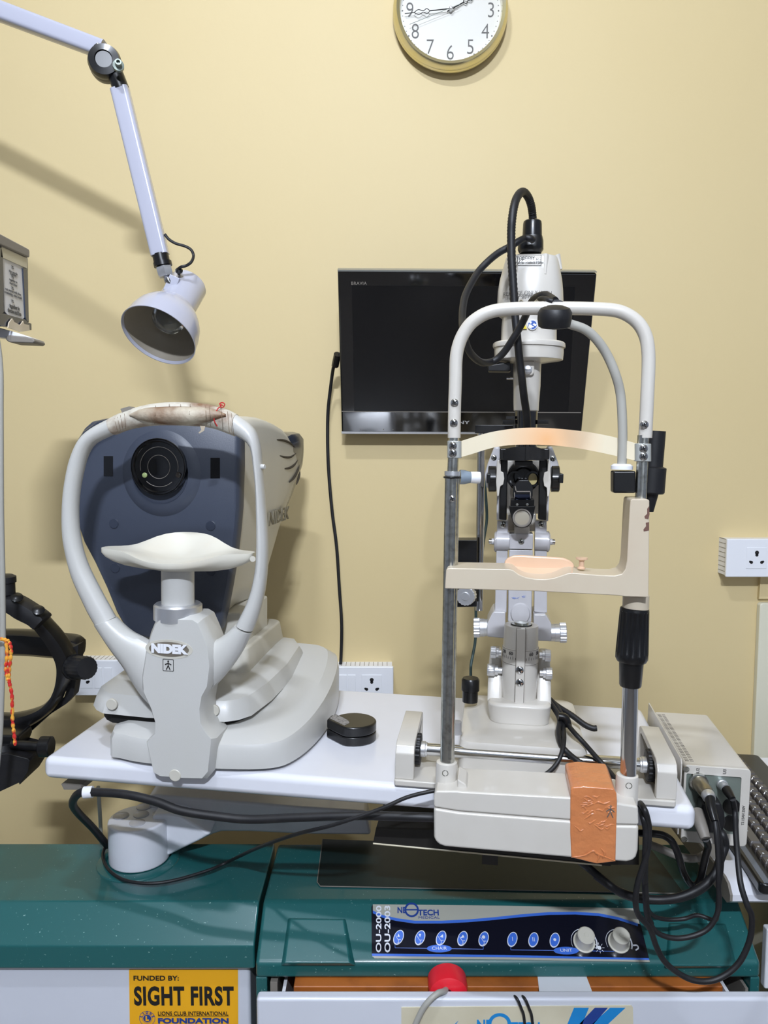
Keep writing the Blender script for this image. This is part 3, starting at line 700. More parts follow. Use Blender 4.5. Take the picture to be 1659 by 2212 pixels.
c = W.at((975, 2222), DD - .0018); b.prism([(c.x - .01, c.z - .008), (c.x + .01, c.z + .012), (c.x - .002, c.z - .008)], c.y, c.y + .0003)
dr.part('plate_lettering', b, cyan, pl)
# things in the drawer
zc = zpx(800, 2131, 1.10)
solo('wooden_tray', 'long orange brown wooden tray lying in the open drawer', 'tray', W, B().box(W.at((634, 2140), 1.1).x, W.at((1562, 2140), 1.1).x, 1.10, 1.32, .306, zc), wood, bevel=.002)
b = B(); p0 = W.at((1165, 2150), 1.085); p1 = W.at((1280, 2150), 1.085)
b.loft([[(p0.x + (y - 1.085) * .12, y, z), (p1.x, y, z), (p1.x, y, z + .0008), (p0.x + (y - 1.085) * .12, y, z + .0008)] for y, z in ((1.088, zc + .0005), (1.2, zc + .0005), (1.30, zc + .0005))])
solo('paper_sheet', 'white sheet of paper lying in the drawer right of the red socket', 'paper', W, b, white)
b = B(); q = W.at((741, 2126), 1.17); b.box(q.x - .05, q.x + .10, 1.16, 1.24, zc + .001, zc + .016)
solo('black_case', 'flat black case lying at the left in the drawer', 'case', W, b, blk, bevel=.003)
c = W.at((968, 2137), 1.088)
rd = Thing('red_socket', 'round red plastic plug socket sitting in the drawer with a grey cable', 'socket', W, (c.x, 1.10, c.z - .02))
b = B(); b.rings((c.x, 1.076, c.z), (0, 1, 0), [(.018, 0), (.027, .004), (.029, .012), (.029, .035), (.02, .045)], 48, up=(1, 0, 0), sq=.85); rd.part('shell', b, red)
b = B(); b.rings((c.x - .002, 1.0765, c.z + .001), (0, -1, 0), [(.0078, 0), (.0078, .004), (.0055, .004), (.0045, .001)], 24); rd.part('cable_bush', b, blk)
cable('cable', 'grey cable hanging from the red socket over the drawer front', [Vector((c.x - .002, 1.09, c.z + .001))] + W.path('F', [(960, 2141, 1.066), (945, 2146, 1.052), (925, 2164, 1.046), (908, 2190, 1.046), (888, 2240, 1.046), (870, 2320, 1.046)]), .0042, greyc)
for d in (0, 17):
    cable('black_lead', 'thin black lead hanging over the drawer front, %s of the pair' % ('left' if d == 0 else 'right'), W.path('F', [(1096 + d, 2150, 1.10), (1106 + d, 2151 , 1.075), (1116 + d, 2156, 1.052), (1126 + d, 2178, 1.049), (1133 + d, 2205, 1.049), (1138 + d, 2300, 1.049)]), .0019, blkm, group='two black leads over the drawer')

# amber funding sticker on the left cabinet
def sticker():
    d = 1.1595
    q = W.xz('F', [(279, 2094.5), (514, 2094), (515, 2330), (282, 2330)], d)
    t = Thing('funding_sticker', 'amber sticker reading funded by sight first on the left cabinet front', 'sticker', W, (q[0][0], d, q[2][1]))
    t.part('sheet', B().prism(q, d - .0006, d + .0004), amber)
    b = B(); a = lambda x, y: W.at((x, y), d - .001, 1, 'M2')
    textfit('FUNDED BY:', W, 'M2', 748, 1161, 1001, 1188, d - .001, .02, b=b)
    textfit('SIGHT FIRST', W, 'M2', 752, 1220, 1308, 1328, d - .001, .035, spacing=1.08, b=b)
    textfit('LIONS CLUB INTERNATIONAL', W, 'M2', 885, 1361, 1278, 1383, d - .001, .01, b=b)
    p, q2 = a(885, 1387), a(1280, 1389); b.box(p.x, q2.x, p.y, p.y + .0003, p.z - .0003, p.z + .0003)
    t.part('black_lettering', b, ink)
    b = textfit('FOUNDATION', W, 'M2', 885, 1398, 1280, 1428, d - .001, .045)
    c = a(824, 1400); n = 48
    b.loft([[(c.x + r * math.cos(2 * PI * i / n), c.y + h, c.z + r * math.sin(2 * PI * i / n)) for i in range(n)] for r, h in ((.0062, .0003), (.0062, 0))])
    b.loft([[(c.x + r * math.cos(2 * PI * i / n), c.y, c.z + r * math.sin(2 * PI * i / n)) for i in range(n)] for r in (.0125, .0118)], cap=False)
    b.loft([[(c.x + r * math.cos(2 * PI * i / n), c.y, c.z + r * math.sin(2 * PI * i / n)) for i in range(n)] for r in (.0078, .0073)], cap=False)
    for i, ch in enumerate('LIONS'):
        an = math.radians(160 - 35 * i); text_b(ch, .0046, (c.x + .0098 * math.cos(an), c.y, c.z + .0098 * math.sin(an)), rot=-(an - PI / 2), bold=.0002, b=b)
    t.part('blue_lettering', b, blued)
    t.part('emblem_letter', text_b('L', .0095, (c.x, c.y - .0006, c.z), bold=.0007), amber)
sticker()

# ------------------------------------------------------------------ right desk, keyboard
ZD = .600
fe = W.at((1575, 1900), ZD, 2); dx0 = fe.x; dy0 = fe.y
dk = Thing('desk', 'white topped desk with rounded front edge at the right edge', 'desk', W, (dx0 + .3, 1.4, 0))
pr = [(1.60, ZD), (dy0 + .01, ZD), (dy0 - .004, ZD - .004), (dy0 - .014, ZD - .016), (dy0 - .014, ZD - .026), (dy0 - .004, ZD - .034), (1.60, ZD - .034)]
dk.part('top', B().prismx(pr, dx0, dx0 + .95), lam)
dk.part('end_cap', B().prismx(pr, dx0 - .004, dx0), hinge)
dk.part('side_support', B().box(.66, .69, 1.16, 1.58, 0, ZD - .034), conduit)
dk.part('far_leg', B().box(1.3, 1.33, 1.16, 1.58, 0, ZD - .034), conduit)
b = B(); b.box(.60, .66, 1.17, 1.185, .40, .50); dk.part('bracket', b, white, bevel=.003)

def keyboard():
    L = .50; u = Vector((-.105, -.99, 0)).normalized(); v = Vector((u.y * -1, u.x, 0))      # local x runs towards the viewer, local y to the right
    M = Matrix(((u.x, v.x, 0, .601), (u.y, v.y, 0, 1.592), (0, 0, 1, ZD), (0, 0, 0, 1)))
    K = Fr(M)
    t = Thing('keyboard', 'black computer keyboard lying on the desk at the right edge', 'keyboard', K, (L / 2, .075, 0))
    t.part('case', B().prismz(rrect(0, L, 0, .172, .010), 0.001, .018), blk, bevel=.004)
    t.part('silver_rim', B().prismx([(.002, .016), (.014, .0205), (.016, .0195), (.004, .0145)], .004, L - .004), mat('blue_grey_rim', (120, 128, 142), .3, .4))
    n = 0; kt = mat('grey_key', (96, 92, 90), .4, coat=.2)
    for r in range(6):
        y0 = .024 + r * .0215 + (.008 if r == 5 else 0)
        x = .012 + .0055 * (r % 3)
        while x < L - .030:
            wd = .018
            if r == 0 and .30 < x < .33: wd = .085
            elif r in (1, 2) and x > L - .07: wd = .034
            b = B(); b.loft([[(p[0], p[1], h) for p in rrect(x + f, x + wd - f, y0 + f, y0 + .018 - f, .002, 3)] for f, h in ((0, .016), (.0008, .0225), (.0022, .0255))])
            b.mi = 1; b.box(x + wd * .55, x + wd * .55 + .0035, y0 + .006, y0 + .0085, .0255, .0257)
            if n < 99: t.part('key', b, [keym if not (r == 0 and wd > .05) else kt, inkw], ang=12)
            else: b.bm.free()
            n += 1; x += wd + .0028
    return t
keyboard()

# ------------------------------------------------------------------ instrument table
TX0, TX1, TY1 = -.486, .456, .405
tb = Thing('instrument_table', 'white laminate instrument table top carried on a swivel arm above the cabinets', 'table', T, (0, .2, -.25))
tb.part('table_top', B().prismz(rrect(TX0, TX1, 0, TY1, .012, 5), -.034, 0), lam, bevel=.011, seg=5)
b = B(); pp(T, 'M1', [(522, 1950), (690, 1965), (700, 2000), (545, 1998)], .02, .08, b); tb.part('edge_bracket', b, hinge)
b = B()
pts = W.xz('M2', [(820, 160), (870, 148), (1000, 160), (1659, 215), (2050, 240), (2080, 375), (1700, 372), (1659, 370), (1400, 357), (1240, 357), (1190, 372), (1110, 410), (1020, 455), (940, 495), (880, 440), (840, 260)], 1.36)
b.prism(pts, 1.36, 1.42); b.xform(T.I); tb.part('swivel_arm', b, slg, bevel=.006)
c0 = Vector((W.at((300, 1797), 1.324).x, 1.324, 0)); zb = ZT + .0005; ztp = zpx(301, 1797, 1.273)
b = B(); r = .0515; plan = [(c0.x + r * math.cos(a), c0.y + r * math.sin(a)) for a in [2 * PI * i / 40 for i in range(41)] if not (0.05 < a < 1.5)]
plan = [(c0.x + r * math.cos(math.radians(a)), c0.y + r * math.sin(math.radians(a))) for a in range(110, 361, 10)] + [(c0.x + .085, c0.y + .03), (c0.x + .085, c0.y + .055)]
b.loft([[(x, y, z) for x, y in plan] for z in (zb + .028, ztp)]); b.rings((c0.x, c0.y, zb), (0, 0, 1), [(r, 0), (r, .04)], 48); b.xform(T.I)
pc = tb.part('pivot_column', b, lam, bevel=.004)
b = B(); pts = W.xz('M2', [(850, 262), (945, 258), (1010, 268), (1185, 368), (1110, 410), (1020, 452), (950, 488), (900, 512), (850, 500)], 1.318)
b.prism(pts, 1.318, 1.37); b.xform(T.I); tb.part('arm_root', b, lam, bevel=.006)
for x, y in ((678, 265), (768, 305), (896, 253), (806, 215), (790, 258)):
    o = T.I @ W.at((x, y), ztp + .0004, 2, 'M2'); tb.part('cap', B().rings(o, (0, 0, 1), [(.0135, 0), (.0135, .001), (.011, .002), (0, .002)], 24), slg, pc)
# dark plate fixed below the table, with a pale edge
b = B(); pp(T, 'F', [(812, 1790), (806, 1820), (1300, 1868), (1380, 1868), (1380, 1800)], .03, .20, b); pk = tb.part('under_plate', b, mat('dark_steel_plate', (28, 26, 24), .5))
b = B(); b.tube([T.at((806, 1822), .029), T.at((1300, 1869), .029)], .0012, 6, 1); tb.part('plate_edge', b, plate, pk)
for x in (1060, 1300):
    o = T.at((x, 1800), .12); b = B(); b.box(o.x - .012, o.x + .012, .10, .14, o.z - .04, -.033); tb.part('plate_hanger', b, blk, pk)

cable('power_cable', 'thick black cable slung under the front edge of the table', W.path('F', [(232, 1826, 1.34), (220, 1812, 1.31), (200, 1788, 1.28), (168, 1755, 1.22), (157, 1735, 1.17), (169, 1715, 1.13), (195, 1711, 1.115), (270, 1716, 1.10), (335, 1731, 1.09), (390, 1751, 1.08), (465, 1763, 1.075), (540, 1770, 1.07), (640, 1766, 1.06), (780, 1762, 1.045), (940, 1766, 1.03), (1000, 1768, 1.06)]), .0062)
p = W.at((190, 1712), 1.116); b = B(); b.tube([p - Vector((.006, 0, 0)), p + Vector((.007, 0, .001))], .0085, 14, 1)
solo('cable_clip', 'small white clip holding the thick cable under the table corner', 'clip', W, b, white)
cable('thin_lead', 'thin black lead looping from the head rest across the cabinet around the arm column', W.path('F', [(960, 1706, 1.03), (938, 1708, 1.02), (880, 1722, 1.02), (820, 1748, 1.02), (720, 1782, 1.03), (640, 1802, 1.07), (560, 1830, 1.15), (500, 1858, ('z', .556)), (450, 1880, ('z', .545)), (370, 1903, ('z', .543)), (310, 1908, ('z', .543)), (262, 1898, ('z', .543)), (232, 1875, ('z', .543)), (222, 1847, ('z', .543)), (230, 1824, ('z', .543))]), .0027)
b = B(); b.tube(W.path('F', [(212, 1700, 1.32), (216, 1760, 1.34), (219, 1822, 1.365)]), .0035, 8, 4)
solo('grey_wire', 'thin grey wire hanging behind the table corner', 'cable', W, b, greyc)

# black round case on the table
def puck():
    q = [T.at(p, 0, 2, 'M8') for p in ((95, 935), (285, 1013), (360, 1010), (480, 985), (570, 935), (600, 880), (575, 830), (500, 790))]
    c = T.at((350, 870), 0.02, 2, 'M8')
    t = Thing('lens_case', 'small round black plastic case with worn label on the table', 'case', T, (c.x, c.y, 0))
    r = .034; plan = []
    for i in range(48):
        a = 2 * PI * i / 48; x, y = r * math.cos(a), r * math.sin(a)
        k = x * -.62 + y * -.78     # flat sides towards the camera-left
        plan.append((x, y))
    cx, cy = -.041, .165
    plan = [(-.0835, .1555), (-.052, .1265), (-.044, .1235), (-.034, .1245)] + [(-.0385 + .0355 * math.cos(a), .160 + .0355 * math.sin(a)) for a in [math.radians(-75 + 235 * i / 24) for i in range(25)]] + [(-.080, .180)]
    t.part('bottom_half', B().prismz(plan, 0.0005, .0145), blk, bevel=.002)
    t.part('lid', B().prismz(plan, .0150, .031), blk, bevel=.003)
    lb = [(-.079, .157), (-.060, .140), (-.046, .128), (-.038, .150), (-.058, .168), (-.072, .176)]
    t.part('worn_label', B().prismz([(-.0795, .160), (-.050, .1325), (-.044, .145), (-.048, .155), (-.058, .166), (-.0745, .181)], .0305, .0313), mat('scuffed_grey_label', (150, 146, 142), .7, var=.9, scale=260, col2=(45, 43, 42)))
puck()
#SPLIT
# ------------------------------------------------------------------ eye testing machine (autorefractor)
def autoref():
    t = Thing('autorefractor', 'white and slate blue eye testing machine with chin rest on the left table half', 'eye testing machine', T, (-.27, .2, 0))
    # base
    pl = smooth2([(-.388, .03), (-.36, .004), (-.30, -.006), (-.20, -.004), (-.135, .010), (-.108, .045), (-.092, .12), (-.088, .22), (-.098, .33), (-.12, .385), (-.18, .40), (-.36, .40), (-.392, .36), (-.398, .2)], 4)
    def ins(p, d, cx=-.24, cy=.2): return [(cx + (x - cx) * (1 - d / .15), cy + (y - cy) * (1 - d / .2)) for x, y in p]
    def sl(p, z0, k): return [(x, y, z0 + k * (y)) for x, y in p]
    b = B(); b.loft([sl(ins(pl, .010), .001, 0), sl(pl, .006, 0), sl(pl, .034, .07), sl(ins(pl, .003), .041, .10), sl(ins(pl, .020), .048, .12), sl(ins(pl, .05), .050, .12)])
    t.part('base', b, arw, ang=28)
    # moving stage
    ps = [(-.432, .055), (-.418, .038), (-.402, .027), (-.33, .022), (-.21, .026), (-.192, .036), (-.178, .055), (-.165, .12), (-.158, .22), (-.163, .33), (-.185, .375), (-.25, .39), (-.40, .39), (-.43, .35)]
    def ins2(p, d, e): return [(-.30 + (x + .30) * (1 - d / .13), .2 + (y - .2) * (1 - e / .17)) for x, y in p]
    b = B(); b.loft([sl(ins2(ps, .02, .02), .060, .05), sl(ps, .063, .05), sl(ins2(ps, .004, .004), .078, .05), sl(ins2(ps, .008, .012), .090, .045), sl(ins2(ps, .024, .038), .103, .03), sl(ins2(ps, .05, .06), .106, .03)])
    st = t.part('moving_stage', b, arw, ang=28)
    t.part('stage_gap', B().prismz(ins2(ps, .012, .012), .046, .066), dark)
    for p, wv in (((230, 664), .022), ((838, 700), .024)):
        t.part('screw_cap', B().rings(T.at(p, wv + .004, 1, 'K6'), (0, -1, 0), [(.0085, 0), (.0085, .0035), (.0078, .0042), (0, .0042)], 24), arb, st)
    # seams
    for pts in (((250, 478), (205, 540), (178, 620), (168, 716)), ((975, 405), (972, 510), (920, 610), (900, 764))):
        pass
    # neck
    b = B(); b.loft([[(x, y, .098) for x, y in rrect(-.405, -.205, .118, .36, .02)], [(x, y, .146) for x, y in rrect(-.40, -.212, .13, .35, .02)]]); t.part('turret_block', b, arb, bevel=.004)
    b = B(); b.box(-.395, -.225, .15, .30, .14, .20); t.part('neck', b, arb, bevel=.004)
    # housing: rings from the traced front outline
    fo = T.xz('K5', [(300, 195), (450, 178), (700, 172), (950, 172), (1120, 178), (1172, 205), (1188, 260), (1190, 500), (1182, 760), (1170, 900), (1150, 1080), (1120, 1260), (1090, 1420), (1060, 1540), (1000, 1590), (800, 1598), (600, 1594), (500, 1570), (440, 1500), (400, 1430), (335, 1270), (260, 1110), (190, 980), (145, 850), (118, 660), (102, 500), (110, 420), (140, 330), (190, 250), (235, 210)], .12)
    z0 = min(z for x, z in fo); z1 = max(z for x, z in fo); cx = sum(x for x, z in fo) / len(fo)
    def ring(y, zb, zt, kx=1.0, dx=0): return [(cx + (x - cx) * kx + dx, y, zb + (z - z0) / (z1 - z0) * (zt - zb)) for x, z in fo]
    zf = lambda zb: zb
    b = B(); b.loft([ring(.135, z0 + .012, .512, .985), ring(.155, .185, .516, 1.0), ring(.20, .190, .519, 1.004), ring(.25, .184, .5185, 1.006), ring(.31, .178, .514, 1.006), ring(.33, .180, .511, 1.006), ring(.365, .215, .505, 1.006), ring(.40, .25, .495, 1.004), ring(.43, .283, .482, 1.002), ring(.46, .318, .463, 1.0), ring(.485, .36, .442, .99), ring(.498, .39, .42, .97)])
    h = t.part('housing', b, arb, ang=50)
    b = B(); b.loft([ring(.40, .36, .485, .97), ring(.44, .335, .494, 1.0), ring(.50, .328, .497, 1.004), ring(.522, .36, .49, 1.0), ring(.532, .37, .47, .98)])
    t.part('rear_shell', b, navyb, ang=40)
    b = B(); b.loft([ring(.112, z0 + .006, z1 - .006, .965), ring(.115, z0 + .002, z1 - .002, .985), ring(.121, z0, z1, 1.0), ring(.137, z0 + .001, z1 + .002, 1.0)])
    fpn = t.part('front_panel', b, navy, ang=40)
    # dark wing on the far left
    b = B(); pp(T, 'K5', [(104, 462), (112, 380), (165, 270), (260, 205), (380, 172), (390, 230), (250, 300), (180, 420)], .10, .2, b); t.part('side_wing', b, navyb, bevel=.01, seg=4)
    yf = .112
    c = T.at((678, 498), yf, 1, 'K5')
    # bulge around the lens
    t.part('lens_surround', B().rings(T.at((678, 540), yf, 1, 'K5'), (0, -1, 0), [(.070, -.004), (.062, .002), (.052, .005), (.046, .006), (.044, .001), (0, .001)], 48, up=(1, 0, 0), sq=1.05), navy, fpn)
    ln = t.part('lens_barrel', B().rings(c, (0, -1, 0), [(.0445, 0), (.0445, .012), (.0425, .014), (.0400, .0135), (.0385, .010), (.0300, .0085), (.0180, .0095), (.0120, .0085), (.0, .0085)], 64), lensg, fpn)
    def halfring(r, a0, a1, th, y):
        b = B(); b.tube([(c.x + r * math.cos(a), y, c.z + r * math.sin(a)) for a in [math.radians(lerp(a0, a1, i / 40)) for i in range(41)]], th, 6, 1); return b
    t.part('ring_mark', halfring(.0182, 0, 360, .0004, c.y - .0098), hinge, ln)
    t.part('ring_mark', halfring(.0310, -12, 192, .0004, c.y - .009), hinge, ln)
    t.part('ring_mark', halfring(.0310, 228, 312, .0004, c.y - .009), hinge, ln)
    t.part('rim_highlight', halfring(.0440, 0, 360, .0006, c.y - .0135), blk, ln)
    o = T.at((571, 552), yf - .0105, 1, 'K5'); t.part('fixation_light', B().rings(o, (0, -1, 0), [(.0042, 0), (.004, .001), (.002, .002), (0, .002)], 16), mat('pale_green_lens', (150, 165, 110), .2), ln)
    o = T.at((786, 552), yf - .0105, 1, 'K5'); t.part('fixation_light', B().rings(o, (0, -1, 0), [(.0045, 0), (.004, .001), (.002, .002), (0, .002)], 16), mat('brown_lens', (45, 40, 36), .2), ln)
    for p in ((308, 430, 367, 557), (991, 441, 1051, 572)):
        b = B(); rp(T, 'K5', *p, yf - .0008, yf + .002, b); t.part('sensor_window', b, lensg, fpn)
    for p in ((374, 862), (993, 877), (382, 1147), (996, 1164)):
        o = T.at(p, yf, 1, 'K5'); b = B(); b.rings(o, (0, -1, 0), [(.0082, 0), (.0082, .0003), (.0074, .0006), (.0072, .0014), (0, .0014)], 28); t.part('screw_cap', b, navyb, fpn)
    # side vents and embossed name, on the right hand side of the housing
    xs = -.2165
    S = Fr(T.M @ Matrix.Translation((xs, 0, 0)) @ Matrix.Rotation(PI / 2, 4, 'Z'))
    def spart(name, b, m, par=h): b.xform(Matrix.Translation((xs, 0, 0)) @ Matrix.Rotation(PI / 2, 4, 'Z')); return t.part(name, b, m, par)
    for pts in ([(275, 662), (380, 672), (480, 710), (570, 785)], [(320, 917), (410, 942), (500, 938), (590, 878)], [(402, 1125), (490, 1110), (560, 1060), (620, 980)], [(482, 1340), (550, 1270), (610, 1160), (640, 1060)], [(594, 1375), (630, 1260), (652, 1160)]):
        b = B(); P = [S.at(p, -.0012, 1, 'N4') for p in pts]; n_ = len(P)
        b.tube(P, lambda u: .0003 + .0022 * math.sin(PI * min(1, u * 1.0 + .05)) ** .6, 8, 5); spart('vent_slot', b, mat('vent_shadow', (70, 62, 50), .8))
    a0, a1 = S.at((580 , 1120), -.0012), S.at((627, 1110), -.0012)
    cN = S.at((602, 1116), -.0012); wN = S.at((625, 1112), -.0012).x - S.at((578, 1118), -.0012).x
    b = text_b('NIDEK', .034, cN, sx=wN / (.034 * 3.15), bold=.0004, ext=.0012, shear=.15); spart('embossed_name', b, mat('embossed_edge', (120, 112, 92), .6))
    # ---- pedestal
    pd_ = [(470, 178), (500, 150), (600, 144), (715, 146), (752, 168), (782, 235), (812, 310), (828, 430), (812, 560), (776, 620), (762, 700), (768, 785), (800, 840), (838, 884), (838, 908), (818, 1086), (780, 1128), (640, 1124), (500, 1112), (458, 1088), (415, 905), (440, 875), (468, 850), (470, 780), (445, 700), (392, 590), (388, 500), (412, 360), (442, 245)]
    fw = -.022
    q = T.xz('K6', pd_, fw)
    c2x = sum(x for x, z in q) / len(q); c2z = sum(z for x, z in q) / len(q)
    b = B(); b.loft([[(c2x + (x - c2x) * .90, fw - .000, c2z + (z - c2z) * .965) for x, z in q], [(x, fw + .010, z) for x, z in q], [(x, -.002, z) for x, z in q], [(x, -.0015, max(z, .0012 - .00005 * abs(x + .28))) for x, z in q], [(x, .035, max(z, .0012 - .00005 * abs(x + .28))) for x, z in q]])
    ped = t.part('pedestal', b, arw, bevel=.003)
    o = T.at((603, 1092), fw, 1, 'K6'); t.part('screw_cap', B().rings(o, (0, -1, 0), [(.0088, -.002), (.0088, .0006), (.008, .0012), (0, .0012)], 28), arb, ped)
    # badge
    o = T.at((567, 338), fw, 1, 'K6'); n = 40
    b = B(); b.loft([[(o.x + .032 * f * math.cos(2 * PI * i / n), o.y - hh, o.z + .0125 * f * math.sin(2 * PI * i / n)) for i in range(n)] for f, hh in ((1.12, -.002), (1.1, .0004), (1, .0002))]); bd = t.part('badge', b, arb, ped)
    b = B(); b.loft([[(o.x + .0295 * f * math.cos(2 * PI * i / n), o.y - hh, o.z + .0105 * f * math.sin(2 * PI * i / n)) for i in range(n)] for f, hh in ((1, .0002), (1, .0009))]); t.part('badge_recess', b, mat('badge_brown', (112, 104, 92), .6), bd)
    t.part('badge_lettering', text_b('NIDEK', .0165, (o.x, o.y - .0015, o.z), sx=1.06, bold=.0011, ext=.0006), white, bd)
    o = T.at((563, 433), fw, 1, 'K6'); b = B()
    rr = [(o.x + x, o.z + z) for x, z in rrect(-.0082, .0082, -.0088, .0088, .0015)]
    ri = [(o.x + x, o.z + z) for x, z in rrect(-.0074, .0074, -.008, .008, .001)]
    b.loft([[(x, o.y - .0006, z) for x, z in rr], [(x, o.y - .0006, z) for x, z in ri]], cap=False)
    y_ = o.y - .0006; b.cyl((o.x, y_, o.z + .0055), (o.x, y_ + .0003, o.z + .0055), .0013, n=12)
    for p1, p2 in (((0, .004), (0, -.0008)), ((0, .003), (.0045, .0008)), ((0, .003), (-.0045, .0008)), ((0, -.0005), (.0028, -.0065)), ((0, -.0005), (-.0028, -.0065))):
        b.tube([(o.x + p1[0], y_, o.z + p1[1]), (o.x + p2[0], y_, o.z + p2[1])], .0007, 6, 1)
    t.part('patient_symbol', b, ink, ped)
    # ---- frame arms
    OL = [(470, 680), (392, 590), (300, 440), (220, 330), (130, 190)]; IL = [(560, 360), (470, 300), (400, 262), (330, 225), (245, 150)]
    b = B(); band(b, T, 'K6', OL, IL, .004, .018, N=20, sup=2.4); t.part('lower_arm', b, arw)
    OR_ = [(730, 660), (800, 600), (900, 500), (1000, 365), (1060, 240)]; IR = [(690, 330), (770, 300), (840, 285), (900, 250), (965, 190)]
    b = B(); band(b, T, 'K6', OR_, IR, .004, .018, N=20, sup=2.4); t.part('lower_arm', b, arw)
    OUT = [(262, 1512), (225, 1450), (190, 1380), (110, 1200), (62, 1000), (50, 850), (58, 680), (75, 560), (100, 450), (150, 335), (210, 270), (300, 215), (420, 160), (560, 112), (700, 92), (860, 92), (1000, 108), (1110, 142), (1200, 190), (1270, 255), (1300, 330), (1315, 420), (1330, 600), (1350, 850), (1358, 1050), (1345, 1250), (1310, 1420), (1262, 1548)]
    INN = [(380, 1462), (340, 1390), (290, 1300), (200, 1120), (155, 960), (140, 800), (150, 650), (175, 520), (200, 430), (240, 362), (300, 325), (380, 290), (470, 255), (600, 232), (700, 228), (860, 232), (1000, 245), (1100, 275), (1180, 315), (1240, 360), (1262, 430), (1272, 520), (1285, 640), (1290, 850), (1290, 1050), (1275, 1200), (1235, 1350), (1160, 1505)]
    b = B(); band(b, T, 'K5', OUT, INN, lambda u: .004 - .0 * math.sin(PI * u), .015, N=110, sup=2.3); t.part('head_frame', b, arw)
    # tape wrap and forehead pad
    OU2 = [(350, 195), (420, 160), (560, 112), (700, 92), (860, 92), (1000, 108), (1110, 142), (1160, 168)]; IN2 = [(382, 290), (430, 270), (500, 250), (600, 233), (700, 228), (860, 232), (1000, 246), (1145, 298)]
    b = B(); band(b, T, 'K5', OU2, IN2, .004, .0155, N=60, sup=2.3, grow=.0012); wr = t.part('tape_wrap', b, wrap)
    U = [(480, 165), (560, 130), (700, 118), (860, 118), (1000, 130), (1090, 165)]; D_ = [(482, 172), (560, 202), (700, 222), (860, 224), (1000, 202), (1092, 172)]
    b = B(); band(b, T, 'K5', U, D_, -.010, lambda u: .004 + .012 * math.sin(PI * u), N=40, sup=2.0, grow=.001); t.part('forehead_pad', b, mat('stained_pad_wrap', (198, 188, 168), .55, var=.95, scale=18, col2=(118, 78, 46), bump=.9, bscale=110, thr=(.36, .60)), wr)
    b = B(); pp(T, 'K5', [(925, 236), (958, 238), (950, 268), (922, 285), (914, 282), (932, 262)], -.012, -.0115, b); t.part('loose_tape_end', b, ivory, wr)
    b = B(); pp(T, 'K5', [(414, 128), (470, 112), (484, 128), (480, 142), (425, 152)], -.005, .012, b); t.part('tape_roll_scrap', b, hinge, wr)
    b = B(); b.tube(T.path('K5', [(1035, 240, -.013), (1015, 200, -.016), (1022, 160, -.015), (1040, 125, -.012), (1058, 112, -.006), (1050, 95, -.004), (1068, 88, -.004), (1082, 98, -.004), (1075, 115, -.004), (1060, 118, -.006), (1055, 100, -.006), (1072, 108, -.006)]), .0008, 6, 6)
    t.part('red_thread', b, redt, wr)
    cm_ = mat('tape_crease_brown', (120, 100, 80), .7)
    for x, dx in ((376, 22), (395, 20), (415, 16), (440, 10), (640, -6), (728, -12), (800, 0), (862, -12), (960, 4), (985, 6), (1060, 10), (1100, 12), (1125, 14)):
        def edge(L, xx):
            for (x0, y0), (x1, y1) in zip(L[:-1], L[1:]):
                if x0 <= xx <= x1: return lerp(y0, y1, (xx - x0) / (x1 - x0))
            return L[-1][1]
        ya, yb = edge(OU2, x) + 6, edge(IN2, x + dx) - 6
        b = B(); b.tube([T.at((x, ya), -.0105, 1, 'K5'), T.at((x + dx * .5, (ya + yb) / 2), -.0135 if not 500 < x < 1080 else -.0255, 1, 'K5'), T.at((x + dx, yb), -.0105, 1, 'K5')], .0003, 5, 4); t.part('tape_crease', b, cm_, wr)
    # small knob right of frame
    o = T.at((1327, 498), 0, 1, 'K5'); t.part('frame_pin', B().rings(o, (1, -.3, 0), [(.0035, -.004), (.0035, .002), (.0028, .003), (0, .003)], 16), arw)
    o = T.at((1270, 1085), -.003, 1, 'K5'); t.part('screw_cap', B().rings((o.x, o.y - .006, o.z), (.3, -1, 0), [(.004, -.003), (.004, .0), (0, .0)], 20), arb)
    # chin rest
    cc = T.at((783, 1300), .010, 1, 'K5'); zt_, zb_ = T.at((783, 1130), .01, 1, 'K5').z, T.at((783, 1440), .01, 1, 'K5').z
    t.part('chin_post', B().cyl((cc.x, cc.y, zb_), (cc.x, cc.y, zt_ + .006), .0235), arw)
    zr = T.at((783, 1425), .01, 1, 'K5').z
    t.part('metal_ring', B().rings((cc.x, cc.y, zr - .012), (0, 0, 1), [(.032, 0), (.0345, .002), (.0345, .022), (.032, .0245), (.0245, .0245)], 48), silver)
    n = 64; A_, B_ = .1135, .046; zc_ = T.at((783, 1030), .01, 1, 'K5').z; rs = []
    def pt(f, a, under):
        ca, sa = math.cos(a), math.sin(a)
        g = (abs(ca) ** 4 + abs(sa) ** 4) ** -.25; wx = A_ * f * ca * g; wy = (.019 + .030 * math.exp(-(ca * g * A_ / .058) ** 2)) * f * sa * g
        mid = math.exp(-(wx / .064) ** 4)
        e = .020 * mid * max(0, sa) * f ** 2 - .013 * mid * max(0, -sa) * f ** 2.5 - .012 * math.exp(-(wx / .06) ** 2) * (1 - f * f)
        z = zc_ + e
        if under: z = zc_ - .0065 - .0235 * max(0, 1 - f ** 3) ** .7 + (e if f > .97 else e * f ** 6)
        return (cc.x + wx, cc.y + wy, z)
    b = B()
    b.loft([[pt(f, 2 * PI * i / n, False) for i in range(n)] for f in (.04, .2, .4, .6, .75, .88, .96, 1.0)] + [[pt(f, 2 * PI * i / n, True) for i in range(n)] for f in (1.0, .95, .85, .7, .5, .3)])
    t.part('chin_rest', b, mat('chin_rest_ivory', (222, 218, 204), .35, coat=.2, var=.3, scale=20, col2=(215, 200, 175)), ang=60)
autoref()
